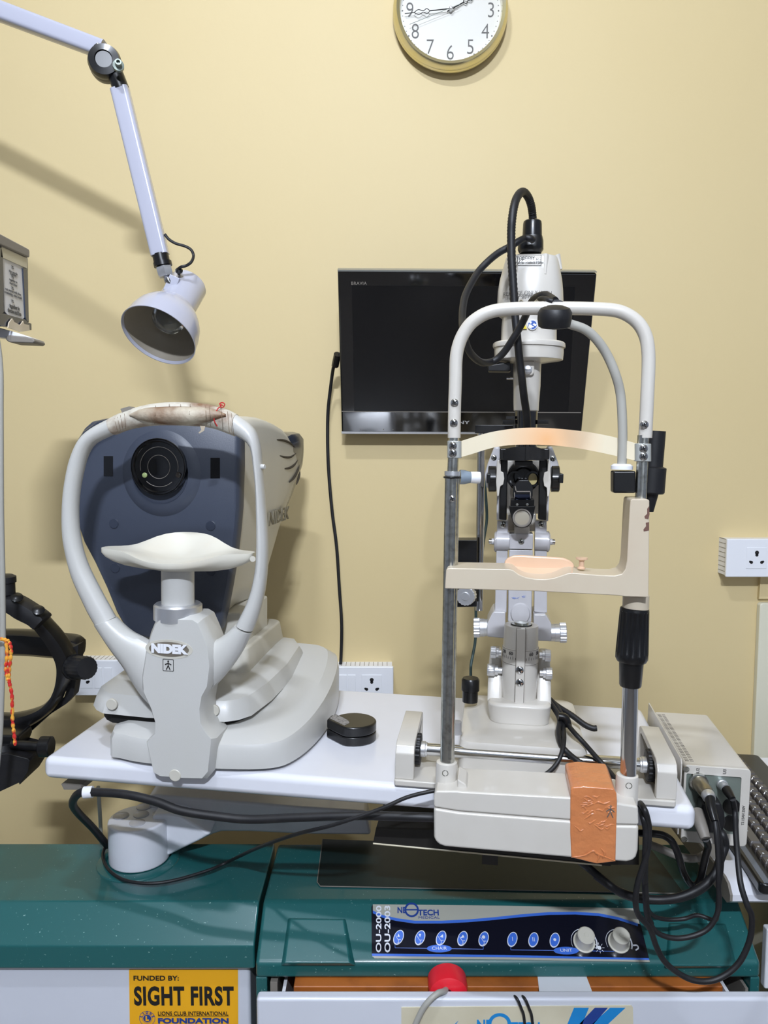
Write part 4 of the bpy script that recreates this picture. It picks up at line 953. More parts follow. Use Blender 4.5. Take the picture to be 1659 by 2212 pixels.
#SPLIT
# ------------------------------------------------------------------ slit lamp head rest
def headrest():
    t = Thing('head_rest', 'beige head rest frame with chrome posts and orange taped box fixed to the table front', 'head rest', T, (.24, -.045, -.04))
    wf, wb, wp = -.082, -.006, -.045
    lo = [(243, 668), (243, 825), (252, 850), (275, 870), (305, 880), (990, 940), (1290, 963), (1325, 955), (1345, 935), (1354, 900), (1358, 765), (1233, 762), (990, 738), (380, 690)]
    b = B(); pp(T, 'L6', lo, wf, wb, b); t.part('lower_shell', b, slm, bevel=.004, seg=4)
    up = [(243, 664), (244, 600), (252, 575), (370, 575), (395, 578), (990, 610), (1215, 628), (1240, 640), (1330, 655), (1354, 660), (1358, 761), (1233, 758), (990, 734), (380, 686)]
    b = B(); pp(T, 'L6', up, wf + .0006, wb, b); t.part('upper_shell', b, slm, bevel=.003, seg=3)
    for x, xa, xb, y0, y1 in ((0, 256, 372, 412, 600), (1, 1233, 1357, 482, 668)):
        p0 = T.at(((xa + xb) / 2, y0), wp, 1, 'L6'); r = (T.at((xb, y0), wp, 1, 'L6') - T.at((xa, y0), wp, 1, 'L6')).length / 2
        zb_ = T.at(((xa + xb) / 2, y1), wp, 1, 'L6').z - .03
        sk = t.part('post_socket', B().rings((p0.x, p0.y, zb_), (0, 0, 1), [(r, 0), (r, p0.z - zb_ - .004), (r * .95, p0.z - zb_ - .001), (r * .8, p0.z - zb_)], 40), slm)
        for yy_ in ((478, 592) if x == 0 else (546, 665)):
            o = T.at(((306 if x == 0 else 1303), yy_), wp - r * .97, 1, 'L6')
            b = B(); b.rings(o, (0, -1, 0), [(.0042, -.002), (.0042, .0004), (.0032, .0004), (.0028, -.0008), (0, -.0008)], 18); t.part('set_screw', b, chromed, sk)
    b = B(); pp(T, 'L6', [(372, 510), (420, 540), (432, 580), (372, 590)], wf + .012, wb - .02, b); t.part('gusset', b, slm, bevel=.002)
    tp = [(986, 566), (1000, 555), (1060, 549), (1222, 562), (1237, 590), (1240, 640), (1236, 800), (1232, 960), (1190, 965), (1130, 972), (1085, 962), (1040, 950), (990, 938), (984, 800)]
    b = B(); pp(T, 'L6', tp, wf - .0012, wb + .001, b); tpo = t.part('tape', b, orange, bevel=.002)
    o = T.at((1203, 683), wf - .0018, 1, 'L6'); b = B()
    b.cyl((o.x, o.y, o.z + .006), (o.x, o.y + .0003, o.z + .006), .0014, n=12)
    for p1, p2 in (((0, .0045), (0, -.001)), ((0, .003), (.005, -.001)), ((0, .003), (-.005, -.001)), ((0, -.0005), (.0035, -.0085)), ((0, -.0005), (-.0035, -.0085))):
        b.tube([(o.x + p1[0], o.y, o.z + p1[1]), (o.x + p2[0], o.y, o.z + p2[1])], .0006, 6, 1)
    t.part('patient_symbol', b, inkg, tpo)
    # wrinkled tape ridges
    b = B(); rnd = random.Random(3)
    for i in range(26):
        x, y = rnd.uniform(1000, 1190), rnd.uniform(600, 770); P = [(x, y)]
        for k in range(3): P.append((P[-1][0] + rnd.uniform(10, 24), P[-1][1] + rnd.uniform(-16, 16)))
        b.tube([T.at((min(p[0], 1232), p[1]), wf - .0010, 1, 'L6') for p in P], lambda u: .0002 + .0011 * math.sin(PI * u), 6, 4)
    for P in ([(990, 935), (1060, 925), (1110, 900), (1130, 915), (1180, 935), (1230, 955)], [(1120, 900), (1140, 925), (1130, 960)], [(1150, 885), (1170, 910), (1160, 945)]):
        b.tube([T.at(p, wf - .0015, 1, 'L6') for p in P], lambda u: .0003 + .0012 * math.sin(PI * u), 6, 5)
    t.part('tape_wrinkle', b, orange, tpo)
    # left post
    def post(name, n, p0, p1, wpx, m, w=wp, par=None):
        a = T.at(p0, w, 1, n); c = T.at(p1, w, 1, n); r = T.mm(n, wpx, w) / 2
        b = B(); b.cyl(a, c, r, n=32); return t.part(name, b, m, par), a, c, r
    L, a, c, r = post('left_post', 'F', (966, 1648), (977, 1024), 31, chromed)
    b = B(); b.tube([T.at((971.5, 1640), wp - r * .8, 1), T.at((982.5, 1030), wp - r * .8, 1)], .0028, 8, 1)
    # green reflection free: plain groove strip
    t.part('post_groove', b, chromed, L)
    post('left_post_collar', 'F', (977, 1027), (977.3, 1018), 33, silver)
    post('left_upper_post', 'F', (977.5, 1022), (981, 940), 22.5, chromed)
    post('right_post', 'F', (1357, 1675), (1362, 1470), 33, chrome)
    post('right_upper_post', 'F', (1384, 1085), (1390, 940), 23, chromed)
    ck, a, c, r = post('post_ring', 'F', (1386.2, 1040), (1386.3, 1038), 21, dark)
    # black height knob, fluted
    a = T.at((1364, 1428), wp); c = T.at((1371, 1312), wp)
    b = B(); ax = (c - a); Lk = ax.length; ax.normalize(); u = ax.orthogonal().normalized(); v = ax.cross(u); n = 96
    def fl(h, r, d): return [a + ax * h + (u * math.cos(2 * PI * i / n) + v * math.sin(2 * PI * i / n)) * r * (1 - d * (math.cos(18 * 2 * PI * i / n) > .2)) for i in range(n)]
    r0 = T.mm('F', 66, wp) / 2; r1 = T.mm('F', 59, wp) / 2
    b.loft([fl(0, r0 * .9, 0), fl(.004, r0, 0), fl(.010, r0, 0), fl(.012, r0, .07), fl(Lk - .006, r1, .07), fl(Lk - .004, r1, 0), fl(Lk - .001, r1 * .97, 0), fl(Lk, r1 * .9, 0)])
    t.part('height_knob', b, blk)
    b = B(); b.rings(T.at((1361.5, 1482), wp), T.at((1364, 1428), wp) - T.at((1361.5, 1482), wp), [(T.mm('F', 21, wp), 0), (T.mm('F', 22.5, wp), .002), (T.mm('F', 25, wp), .036)], 40); t.part('knob_taper', b, blk)
    # chin rest bar with sleeve (one casting)
    bar = [(70, 1432), (78, 1300), (86, 1288), (110, 1285), (530, 1292), (560, 1300), (600, 1330), (650, 1350), (720, 1362), (790, 1364), (850, 1356), (900, 1340), (950, 1322), (985, 1318), (1180, 1335), (1290, 1338), (1340, 1325), (1365, 1290), (1375, 1230), (1395, 850), (1400, 800), (1412, 790), (1520, 790), (1536, 800), (1536, 900), (1530, 1495), (1360, 1490), (1310, 1482), (700, 1450)]
    b = B(); pp(T, 'L3', bar, -.074, -.022, b); cb = t.part('chin_bar', b, ivory, bevel=.0075, seg=4)
    post('sleeve_foot', 'F', (1373, 1314), (1374, 1285), 53, ivory)
    # back lip and dish
    lip = [(495, 1262), (500, 1235), (520, 1212), (560, 1196), (620, 1193), (870, 1208), (920, 1212), (965, 1230), (990, 1250), (1003, 1280), (960, 1330), (560, 1330)]
    b = B(); pp(T, 'L3', lip, -.024, -.018, b); lp = t.part('chin_dish', b, peach, cb, bevel=.0025)
    dish = []
    b = B(); N = 28; rs = []
    for i in range(N + 1):
        u = i / N; px = lerp(520, 985, u); dip = math.sin(PI * u) ** .8
        f = T.at((px, 1303 + 12 * u + 58 * dip * (1 if .12 < u < .88 else .6)), -.0745, 1, 'L3'); k = T.at((px, 1262 + 8 * u), -.020, 1, 'L3')
        top = []
        for j in range(9):
            s = j / 8; p = f.lerp(k, s); p = Vector((f.x * (1 - s) + k.x * s, lerp(-.0735, -.020, s), lerp(f.z, k.z, s ** 2.2) - .006 * dip * math.sin(PI * s)))
            top.append(p)
        rs.append(top + [Vector((k.x, -.020, f.z - .014)), Vector((f.x, -.0735, f.z - .014))])
    b.loft(rs); t.part('dish_floor', b, peach, cb, ang=60)
    b = B(); o = T.at((1048, 1290), -.05, 1, 'L3'); b.rings(o, (0, 0, 1), [(.005, 0), (.005, .002), (.0032, .003), (.0032, .010), (.0045, .011), (.0075, .0125), (.0075, .0145), (0, .015)], 20); t.part('paper_pin', b, peach, cb)
    # clamps
    for xa, ya, xb, yb, sx, in ((90, 372, 188, 495, (127, 408, 127, 461)), (1432, 392, 1538, 520, (1494, 428, 1494, 484))):
        p0 = T.at(((xa + xb) / 2, yb), wp, 1, 'L3'); p1 = T.at(((xa + xb) / 2, ya), wp, 1, 'L3'); r = T.mm('L3', xb - xa, wp) / 2
        b = B(); b.loft([[(p.x + x, p.y + y, p.z) for x, y in rrect(-r, r, -r * .95, r * .95, .005)] for p in (p0, p1)]); cl_ = t.part('clamp', b, mat('clamp_grey', (176, 178, 174), .35, .3), bevel=.001)
        screw(t, 'L3', (sx[0], sx[1]), wp - r * .95, .0052, cl_); screw(t, 'L3', (sx[2], sx[3]), wp - r * .95, .0052, cl_)
    # brow band
    b = B(); ribbon(b, T, 'L3', [(175, 378), (260, 350), (400, 310), (560, 285), (680, 278), (800, 280), (950, 292), (1100, 310), (1280, 345), (1445, 392)], [(175, 492), (260, 468), (400, 425), (520, 405), (620, 400), (760, 401), (900, 410), (1050, 430), (1250, 470), (1440, 515)], lambda u: wp - .004 + .040 * math.sin(PI * u), .0025)
    t.part('brow_band', b, silic)
    # white bow tube
    b = B(); P = T.path('F', [(981, 946, wp), (982, 880, wp), (984, 820, wp), (985, 780, wp), (989, 752, wp), (999, 725, wp), (1016, 700, wp), (1040, 682, wp), (1066, 672, wp), (1095, 668, wp), (1140, 666, wp), (1240, 666, wp), (1300, 668, wp), (1335, 672, wp), (1362, 684, wp), (1382, 702, wp), (1395, 727, wp), (1400, 755, wp), (1401, 790, wp), (1398, 860, wp), (1394, 946, wp)])
    b.tube(P, T.mm('F', 27, wp) / 2, 20, 6, up=(0, 1, 0)); bw = t.part('bow_tube', b, slm)
    for p in (((139, 99)), ((134, 244)), ((1500, 257))): screw(t, 'L3', p, wp - .0085, .005, bw)
    screw(t, 'L3', (122, 788), wp - .0095, .0045); 
    for p in ((708, 918), (990, 918)):
        o = T.at(p, wp + .003, 1, 'N3'); b = B(); b.rings(o, (0, -.2, 1), [(.003, -.004), (.003, 0), (0, .0025)], 14); t.part('stud', b, chrome, bw)
    # fixation light: clamp, grey goose neck and black puck
    wq = wp - .012
    b = B(); rp(T, 'L3', 1276, 588, 1440, 748, wp - .005, wp + .02, b); blkbx = t.part('light_bracket', b, blk, bevel=.0025)
    o = T.at((1343, 1014), wp + .006); b = B(); b.rings(o, (0, 0, 1), [(.0135, 0), (.0135, .0045), (.010, .007)], 28); t.part('neck_ferrule', b, white)
    b = B(); b.tube(T.path('F', [(1343, 1012, wp + .006), (1345, 960, wp + .006), (1344, 900, wp + .006), (1340, 850, wp + .006), (1330, 810, wp + .002), (1312, 768, wp), (1290, 735, wp - .005), (1264, 712, wp - .01), (1228, 699, wp - .014)]), .0058, 14); t.part('goose_neck', b, greyc)
    o = T.at((1197, 706), wp - .022); b = B()
    b.rings(o, (0, -.28, 1), [(.017, 0), (.019, .0005), (.0195, .003), (.0205, .009), (.0205, .017), (.0175, .022), (.010, .025), (0, .026)], 40)
    pk_ = t.part('fixation_light', b, blkm)
    b = B(); b.rings(o, (0, .28, -1), [(.0165, -.001), (.0165, .001), (0, .001)], 32); t.part('light_face', b, hinge, pk_)
    b = B(); b.tube([o + Vector((-.008, -.006, -.0022)), o + Vector((0, -.002, -.0025)), o + Vector((.009, -.006, -.0022))], .0012, 6, 4); t.part('face_mark', b, ink, pk_)
    b = B(); ribbon(b, T, 'L2', [(1010, 1240), (1080, 1235), (1130, 1230), (1180, 1248)], [(1050, 1262), (1090, 1262), (1130, 1250), (1185, 1252)], lambda u: wp - .004, .006, N=12); t.part('cable_tie', b, blkm)
    # black tube behind right post
    b = B(); a = T.at((1573, 320), wp + .03, 1, 'L3'); c = T.at((1560, 560), wp + .03, 1, 'L3'); e = T.at((1538, 750), wp + .03, 1, 'L3'); g = T.at((1530, 880), wp + .03, 1, 'L3')
    b.rings(e, a - e, [(.0165, 0), (.018, .002), (.018, .033), (.0135, .035), (.0135, .08), (.0125, (a - e).length - .002), (.0105, (a - e).length), (.008, (a - e).length), (.008, (a - e).length - .01)], 32)
    tu = t.part('black_tube', b, blkm); b = B(); b.cyl(g, e, .006, .011); t.part('tube_tip', b, blkm, tu)
    # bare stub and paint wear
    b = B()
    for pts in ([(1520, 860), (1534, 840), (1537, 900), (1528, 935), (1505, 930), (1500, 915), (1520, 895)], [(1510, 960), (1534, 955), (1534, 1015), (1495, 1022), (1493, 1008), (1512, 985)]):
        b.prism(T.xz('L3', pts, -.0745), -.0743, -.0738)
    t.part('scuff_mark', b, mat('brown_scuff', (110, 78, 68), .8), cb)
headrest()
# pen like cap held by a rubber band on the left post
b = B(); a = T.at((176, 632), -.035, 1, 'L3'); c = T.at((292, 636), -.03, 1, 'L3'); b.rings(a, c - a, [(.0095, 0), (.0092, (c - a).length * .3), (.0072, (c - a).length * .7)], 24)
pn = Thing('eye_drop_cap', 'small translucent bottle tip strapped to the left chrome post', 'bottle tip', T, a)
pn.part('body', b, mat('blue_grey_translucent', (150, 165, 180), .25, trans=.3))
b = B(); b.rings(a + (c - a) * .66, c - a, [(.0075, 0), (.0078, .008), (.0075, .0125), (.005, .013), (.0045, .008)], 24); pn.part('cap', b, white)
b = B(); o = T.at((977, 1031), -.045); R_ = .0103
b.tube([(o.x + R_ * math.cos(2 * PI * i / 24), o.y + R_ * math.sin(2 * PI * i / 24), o.z) for i in range(25)], .0014, 8, 1)
solo('rubber_band', 'black rubber band around the left chrome post', 'rubber band', T, b, blk)

# ------------------------------------------------------------------ slit lamp
def slit():
    t = Thing('slit_lamp', 'beige slit lamp microscope with tall lamp tower on the right half of the table', 'slit lamp', T, (.225, .15, .0))
    # ---- sliding base
    def rg(x0, x1, y0, y1, z, r, k=0): return [(x, y, z + k * (y - y0)) for x, y in rrect(x0, x1, y0, y1, r)]
    b = B(); b.loft([rg(.134, .318, .046, .26, .010, .012), rg(.134, .318, .044, .26, .013, .012), rg(.135, .317, .045, .26, .044, .012), rg(.137, .315, .048, .258, .051, .014), rg(.142, .310, .056, .254, .0545, .016), rg(.160, .292, .080, .245, .057, .03), rg(.18, .27, .11, .23, .058, .03)])
    sb = t.part('sliding_base', b, slm, ang=32)
    b = B(); b.box(.14, .312, .06, .25, .004, .012); t.part('base_skirt', b, dark, sb)
    o = T.at((270, 1330), .19, 1, 'L5')
    b = B(); b.rings((o.x, o.y, o.z - .002), (0, 0, 1), [(.0125, 0), (.0125, .018), (.0145, .019), (.0145, .036), (.0125, .039), (0, .039)], 32); t.part('joystick', b, blk)
    o = T.at((986, 1570), .07); b = B(); b.rings((o.x, o.y, o.z - .01), (0, 0, 1), [(.009, 0), (.0075, .004), (.0075, .018), (0, .019)], 24); t.part('lock_screw', b, mat('grey_knob', (150, 148, 146), .4))
    # ---- saddle (U bracket) and angle column
    wc = .15
    b = B()
    def sad(z, x0, x1, y0, y1, r): return [(x, y, z) for x, y in rrect(x0, x1, y0, y1, r, 6)]
    za = T.at((770, 1590), wc - .03, 1, 'L5').z; zb_ = T.at((770, 1380), wc - .03, 1, 'L5').z
    b.loft([sad(za - .004, .182, .262, .118, .21, .02), sad(za + .003, .178, .268, .112, .215, .02), sad(zb_, .174, .270, .108, .22, .02), sad(zb_ + .004, .178, .266, .112, .215, .02)])
    sdl = t.part('saddle', b, slm, bevel=.002)
    b = B(); b.cyl((.222, .160, .050), (.222, .160, za), .043, .048, n=48); t.part('swing_hub', b, slm, sdl)
    for s in (-1, 1):
        x0, x1 = (.1735, .196) if s < 0 else (.249, .2705)
        b = B(); b.loft([[(x, y, zb_ - .002) for x, y in rrect(x0, x1, .13, .20, .005)], [(x, y, zb_ + .035) for x, y in rrect(x0, x1, .155, .20, .005)], [(x, y, .150) for x, y in rrect(x0 + .002, x1 - .002, .165, .20, .005)], [(x, y, .156) for x, y in rrect(x0 + .004, x1 - .004, .17, .198, .0045)]])
        t.part('saddle_cheek', b, slm, sdl, bevel=.002)
    cx_ = (T.at((620, 900), wc, 1, 'L5').x + T.at((978, 900), wc, 1, 'L5').x) / 2; r = T.mm('L5', 365, wc) / 2
    zl_, zs0, zs1, zt = [T.at((790, y), wc - r, 1, 'L5').z for y in (1395, 965, 812, 575)]
    ac = t.part('angle_column', B().rings((cx_, wc, zl_ - .004), (0, 0, 1), [(r, 0), (r, zs0 - zl_ + .004 - .0005), (r * 1.02, zs0 - zl_ + .004), (r * 1.02, zs1 - zl_ + .004), (r * .985, zs1 - zl_ + .005), (r * .955, zt - zl_ + .002), (r * .93, zt - zl_ + .004), (r * .6, zt - zl_ + .004), (r * .6, zt - zl_ + .001), (0, zt - zl_ + .001)], 56), slm)
    t.part('pivot_ring', B().rings((cx_, wc, zt + .0012), (0, 0, 1), [(r * .58, 0), (r * .58, .0008), (r * .4, .0008), (r * .4, .003), (r * .18, .004), (0, .004)], 32), chromed, ac)
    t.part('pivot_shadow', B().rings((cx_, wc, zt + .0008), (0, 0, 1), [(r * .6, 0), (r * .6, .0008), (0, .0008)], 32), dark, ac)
    b = B(); ws = wc - r * 1.04 - .002
    st = T.xz('L5', [(765, 578), (855, 580), (845, 1000), (830, 1408), (742, 1400), (755, 1000)], ws - .001); b.prism(st, ws - .001, ws + .01); bar = t.part('front_strap', b, slm, ac, bevel=.0008)
    for y in (1013, 1146): screw(t, 'L5', (793, y), ws - .001, .0062, ac)
    for zz, rr__ in ((zs0, 1.022), (zs1, 1.022), (zl_ - .002, 1.004)):
        t.part('seam', B().rings((cx_, wc, zz - .0003), (0, 0, 1), [(r * rr__, 0), (r * rr__, .0006)], 56), hinge, ac)
    b = B(); b.prism([(x + (.0008 if x > cx_ else -.0008), z) for x, z in st], ws + .0006, ws + .006); t.part('strap_gap', b, hinge, bar)
    # scale marks wrapped round the drum
    b = B(); rr_ = r * 1.02 + .0003; zsc = zs0 + (zs1 - zs0) * .35
    for i in range(-9, 10):
        a = i * math.radians(8.5)
        if abs(a) < .22: continue
        h = .0052 if i % 3 == 0 else .0035
        x, y = cx_ + rr_ * math.sin(a), wc - rr_ * math.cos(a); u = Vector((math.cos(a), math.sin(a), 0)) * .00035
        b.loft([[Vector((x, y, z)) + s * u for s, z in ((-1, zsc), (1, zsc), (1, zsc + h), (-1, zsc + h))], [Vector((x, y + .0003, z)) + s * u for s, z in ((-1, zsc), (1, zsc), (1, zsc + h), (-1, zsc + h))]])
    for s, a in (('30', -62), ('60', -33), ('60', 33), ('30', 62)):
        a = math.radians(a); q = text_b(s, .0072, (0, 0, 0), bold=.0002, ext=.0002)
        q.xform(Matrix.Translation((cx_ + rr_ * math.sin(a), wc - rr_ * math.cos(a), zsc + .0092)) @ Matrix.Rotation(a, 4, 'Z')); me = bpy.data.meshes.new('x'); q.bm.to_mesh(me); q.bm.free(); b.bm.from_mesh(me); bpy.data.meshes.remove(me)
    t.part('angle_scale', b, inkg, ac)
    # four thumb screws
    for (x0, x1, y, rr2) in ((450, 565, 1008, 62), (485, 570, 826, 62), (1040, 1135, 1048, 62), (1032, 1120, 862, 62)):
        a = T.at((x0, y), wc, 1, 'L5'); c = T.at((x1, y), wc, 1, 'L5'); b = B(); R2 = T.mm('L5', rr2, wc) ; s = -1 if x0 < 700 else 1
        L_ = (c - a).length; p_out = a if s < 0 else c; d = Vector((-s, 0, 0))
        b.knurl(p_out, p_out + d * L_ * .72, R2, 40, .04); b.rings(p_out + d * L_ * .72, d, [(R2 * .8, 0), (R2 * .8, L_ * .28), (R2 * .55, L_ * .3), (R2 * .55, L_ * .65)], 24)
        t.part('thumb_screw', b, silver, ac)
    # ---- arms and wedge blocks
    wa = .20
    for pts in ([(520, 395), (645, 400), (640, 682), (452, 662), (450, 520), (500, 420)], [(940, 425), (1070, 425), (1128, 525), (1128, 712), (985, 705), (940, 690)]):
        b = B(); pp(T, 'L5', pts, wa - .025, wa + .04, b); t.part('wedge_block', b, slg, bevel=.002)
    for x0, x1, xm, y, s in ((308, 450, 375, 565, -1), (1130, 1285, 1212, 618, 1)):
        a = T.at((x0, y), wa, 1, 'L5'); c = T.at((x1, y), wa, 1, 'L5'); m_ = T.at((xm, y), wa, 1, 'L5'); R2 = T.mm('L5', 205, wa) / 2
        b = B(); p_out, p_in = (a, c) if s < 0 else (c, a); b.knurl(p_out, m_, R2, 36, .09); b.rings(m_, p_in - m_, [(R2 * .9, 0), (R2 * .9, (p_in - m_).length * .6), (R2 * .86, (p_in - m_).length * .62), (R2 * .86, (p_in - m_).length + .004)], 36)
        t.part('slit_width_knob', b, silver)
    for x0, x1, xb0, xb1 in ((1074, 1098, 1069, 1091), (1156, 1181, 1154, 1178)):
        b = B(); pp(T, 'F', [(x0, 1125), (x1, 1125), (xb1 + (4 if x0 > 1100 else 3), 1324), (xb0, 1322)], wa - .012, wa + .012, b); am = t.part('arm_plate', b, slg, bevel=.0012)
        screw(t, 'F', ((x0 + x1) / 2 + 1, 1133), wa - .012, .0055, am, m=chromed)
        s = -1 if x0 < 1100 else 1; o = T.at((x0 - 1 if s < 0 else x1 + 1, 1170), wa)
        b = B(); b.rings((o.x - s * .003, o.y, o.z), (s, 0, 0), [(.0165, 0), (.0165, .005), (.014, .007), (.005, .007), (.005, .011), (0, .011)], 28); t.part('hinge_boss', b, slg, am)
        b = B(); b.rings((o.x + s * .007, o.y, o.z), (s, 0, 0), [(.0045, 0), (.0045, .005), (0, .006)], 14); t.part('hinge_pin', b, chrome, am)
        o = T.at(((x0 + x1) / 2, 1168), wa - .010); b = B(); b.rings((o.x - T.mm('F', 13, wa), o.y, o.z), (1, 0, 0), [(.0145, 0), (.0145, T.mm('F', 26, wa))], 32); t.part('hinge_barrel', b, slg, am)
    for pts in ([(555, 1475), (912, 1480), (905, 1708), (552, 1700)], [(552, 1712), (905, 1720), (905, 1850), (552, 1850)]):
        b = B(); pp(T, 'L4', pts, wa - .018, wa + .02, b); cb = t.part('center_block', b, slg, bevel=.001)
    screw(t, 'L4', (733, 1590), wa - .018, .0048, cb, m=chromed)
    b = B(); pp(T, 'L5', [(672, 100), (925, 100), (922, 300), (918, 510), (668, 505), (672, 300)], wa - .006, wa + .03, b); cs = t.part('center_shield', b, slg, bevel=.002)
    b = B(); c_ = T.at((800, 420), wa - .007, 1, 'L5'); n = 24
    b.loft([[(c_.x + x_ * math.cos(2 * PI * i / n), c_.y + h, c_.z + z_ * math.sin(2 * PI * i / n)) for i in range(n)] for x_, z_, h in ((.0165, .019, .002), (.014, .016, -.0015), (.006, .008, -.003))]); t.part('shield_bulge', b, slg, cs)
    b = B(); rnd = random.Random(8)
    for i in range(9):
        x, y = rnd.uniform(700, 830), rnd.uniform(225, 262); b.tube([T.at((x + k * 9, y + rnd.uniform(-7, 7)), wa - .0064, 1, 'L5') for k in range(4)], .0002, 5, 2)
    t.part('scratch', b, blue, cs)
    b = B(); pp(T, 'L4', [(525, 1170), (960, 1170), (955, 1440), (525, 1440)], wa + .02, wa + .04, b); t.part('back_block', b, slm, bevel=.003)
    b = B(); pp(T, 'L4', [(632, 1370), (858, 1370), (858, 1480), (632, 1480)], wa - .012, wa + .02, b); t.part('lens_stem', b, slm, bevel=.001)
    b = B(); pp(T, 'L4', [(430, 380), (1125, 380), (1110, 1175), (430, 1175)], .252, .262, b); t.part('rear_cover', b, slm, bevel=.001)
    # black twin columns and head block
    wh = .165
    for x0, x1, xb0, xb1 in ((425, 535, 400, 515), (1010, 1125, 985, 1110)):
        b = B(); pp(T, 'L4', [(x0, 200), (x1, 200), (xb1, 1275), (xb0, 1262)], wh, wh + .014, b); t.part('black_column', b, blk, bevel=.002)
    # shield (curved black baffle)
    b = B(); ribbon(b, T, 'L4', [(465, 225), (560, 190), (700, 172), (830, 170), (960, 180), (1090, 215)], [(470, 375), (600, 380), (750, 385), (880, 375), (980, 380), (1080, 385)], lambda u: wh - .028 - .004 * math.sin(PI * u), .006, N=24); br = t.part('breath_shield', b, blk)
    b = B(); pp(T, 'L4', [(805, 160), (820, 148), (845, 150), (855, 165), (860, 370), (795, 370)], wh - .038, wh - .03, b); t.part('shield_rib', b, blk, br)
    b = B(); rp(T, 'L4', 412, 198, 1155, 365, wh - .022, wh + .004, b); t.part('head_block', b, blk, bevel=.002)
    b = B(); rp(T, 'L4', 636, 385, 905, 460, wh - .012, wh + .012, b); t.part('prism_cap', b, blk, bevel=.001)
    # microscope objective barrel (black) with two eye tubes
    c = T.at((765, 620), wh + .03, 1, 'L4'); r = T.mm('L4', 470, wh) / 2
    ob = t.part('objective_housing', B().rings((c.x, wh + .030, c.z), (0, 1, 0), [(r * .5, .0), (r * .62, -.004), (r * .9, -.006), (r, -.004), (r, .04), (r * .8, .05)], 48), blk)
    for x in (640, 905):
        o = T.at((x, 655), wh + .022, 1, 'L4'); b = B(); b.rings(o, (0, -1, 0), [(.0125, -.012), (.0125, 0), (.0095, 0), (.0088, -.006), (0, -.006)], 28); t.part('objective_tube', b, blkg, ob)
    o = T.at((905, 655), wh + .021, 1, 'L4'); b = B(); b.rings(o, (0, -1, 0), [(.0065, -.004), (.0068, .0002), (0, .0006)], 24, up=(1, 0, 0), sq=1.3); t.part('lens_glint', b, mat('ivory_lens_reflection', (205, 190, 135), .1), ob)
    # mirror and lens holder
    b = B(); pp(T, 'L4', [(610, 770), (700, 670), (840, 670), (905, 760), (905, 900), (880, 960), (630, 960), (605, 900)], wh - .012, wh + .01, b); mh = t.part('mirror_holder', b, blk, bevel=.001)
    b = B(); q0 = [T.at(p, wv, 1, 'L4') for p, wv in (((652, 765), wh + .004), ((868, 765), wh + .004), ((872, 945), wh - .020), ((632, 945), wh - .020))]
    b.loft([[p for p in q0], [p + Vector((0, .002, -.002)) for p in q0]]); t.part('mirror', b, mat('first_surface_mirror', (120, 130, 165), .06, 1), mh)
    b = B()
    for p, q in (((660, 842), (868, 842)), ((632, 945), (872, 947)), ((632, 855), (632, 945)), ((868, 850), (872, 945)), ((640, 760), (655, 830))):
        b.tube([T.at(p, wh - .0125 - .006, 1, 'L4'), T.at(q, wh - .0125 - .006, 1, 'L4')], .0007, 6, 1)
    t.part('mirror_edge', b, hinge, mh)
    b = B(); pp(T, 'L4', [(575, 960), (930, 960), (925, 1080), (855, 1060), (650, 1060), (570, 1080)], wh - .016, wh + .01, b); br2 = t.part('holder_bracket', b, blk, bevel=.001)
    for x in (670, 822):
        b = B(); b.rings(T.at((x, 1035), wh - .016, 1, 'L4'), (0, -1, 0), [(.0025, 0), (.002, .002), (0, .0022)], 12); t.part('screw', b, chromed, br2)
    b = B(); pp(T, 'L4', [(550, 1060), (945, 1060), (930, 1140), (905, 1250), (880, 1320), (830, 1370), (745, 1392), (665, 1370), (612, 1315), (585, 1230), (560, 1130)], wh - .020, wh - .012, b); lh = t.part('lens_holder', b, blk, bevel=.001)
    c = T.at((744, 1235), wh - .020, 1, 'L4'); R2 = T.mm('L4', 262, wh - .02) / 2
    t.part('lens_ring', B().rings(c, (0, -1, 0), [(R2 * 1.02, 0), (R2 * 1.02, .003), (R2 * .90, .0035), (R2 * .88, .001)], 40), hinge, lh)
    t.part('lens', B().rings(c, (0, -1, 0), [(R2 * .9, 0), (R2 * .88, .0008), (R2 * .6, .0014), (R2 * .3, .0017), (0, .0018)], 40), mat('frosted_lens', (165, 158, 142), .05, coat=1, var=.5, scale=30, col2=(170, 160, 140)), lh)
    # white side housings and black side knobs
    wsd = .20
    for pts in ([(330, 165), (420, 165), (425, 470), (360, 800), (215, 800), (185, 590), (230, 420)], [(1130, 165), (1195, 165), (1290, 420), (1325, 590), (1325, 610), (1280, 800), (1150, 800), (1130, 470)]):
        b = B(); pp(T, 'L4', pts, wsd, wsd + .04, b); sh = t.part('side_housing', b, slg, bevel=.004)
    for p in ((324, 337), (1205, 348)): screw(t, 'L4', p, wsd, .0045, m=chromed)
    for pts in ([(372, 375), (425, 375), (430, 540), (470, 560), (480, 650), (465, 740), (420, 765), (400, 910), (372, 920), (355, 700)], [(1165, 375), (1135, 380), (1125, 540), (1075, 560), (1060, 660), (1075, 760), (1115, 790), (1120, 920), (1145, 920), (1160, 860), (1178, 700)]):
        b = B(); pp(T, 'L4', pts, wh - .01, wh + .01, b); t.part('inner_cheek', b, slm, bevel=.002)
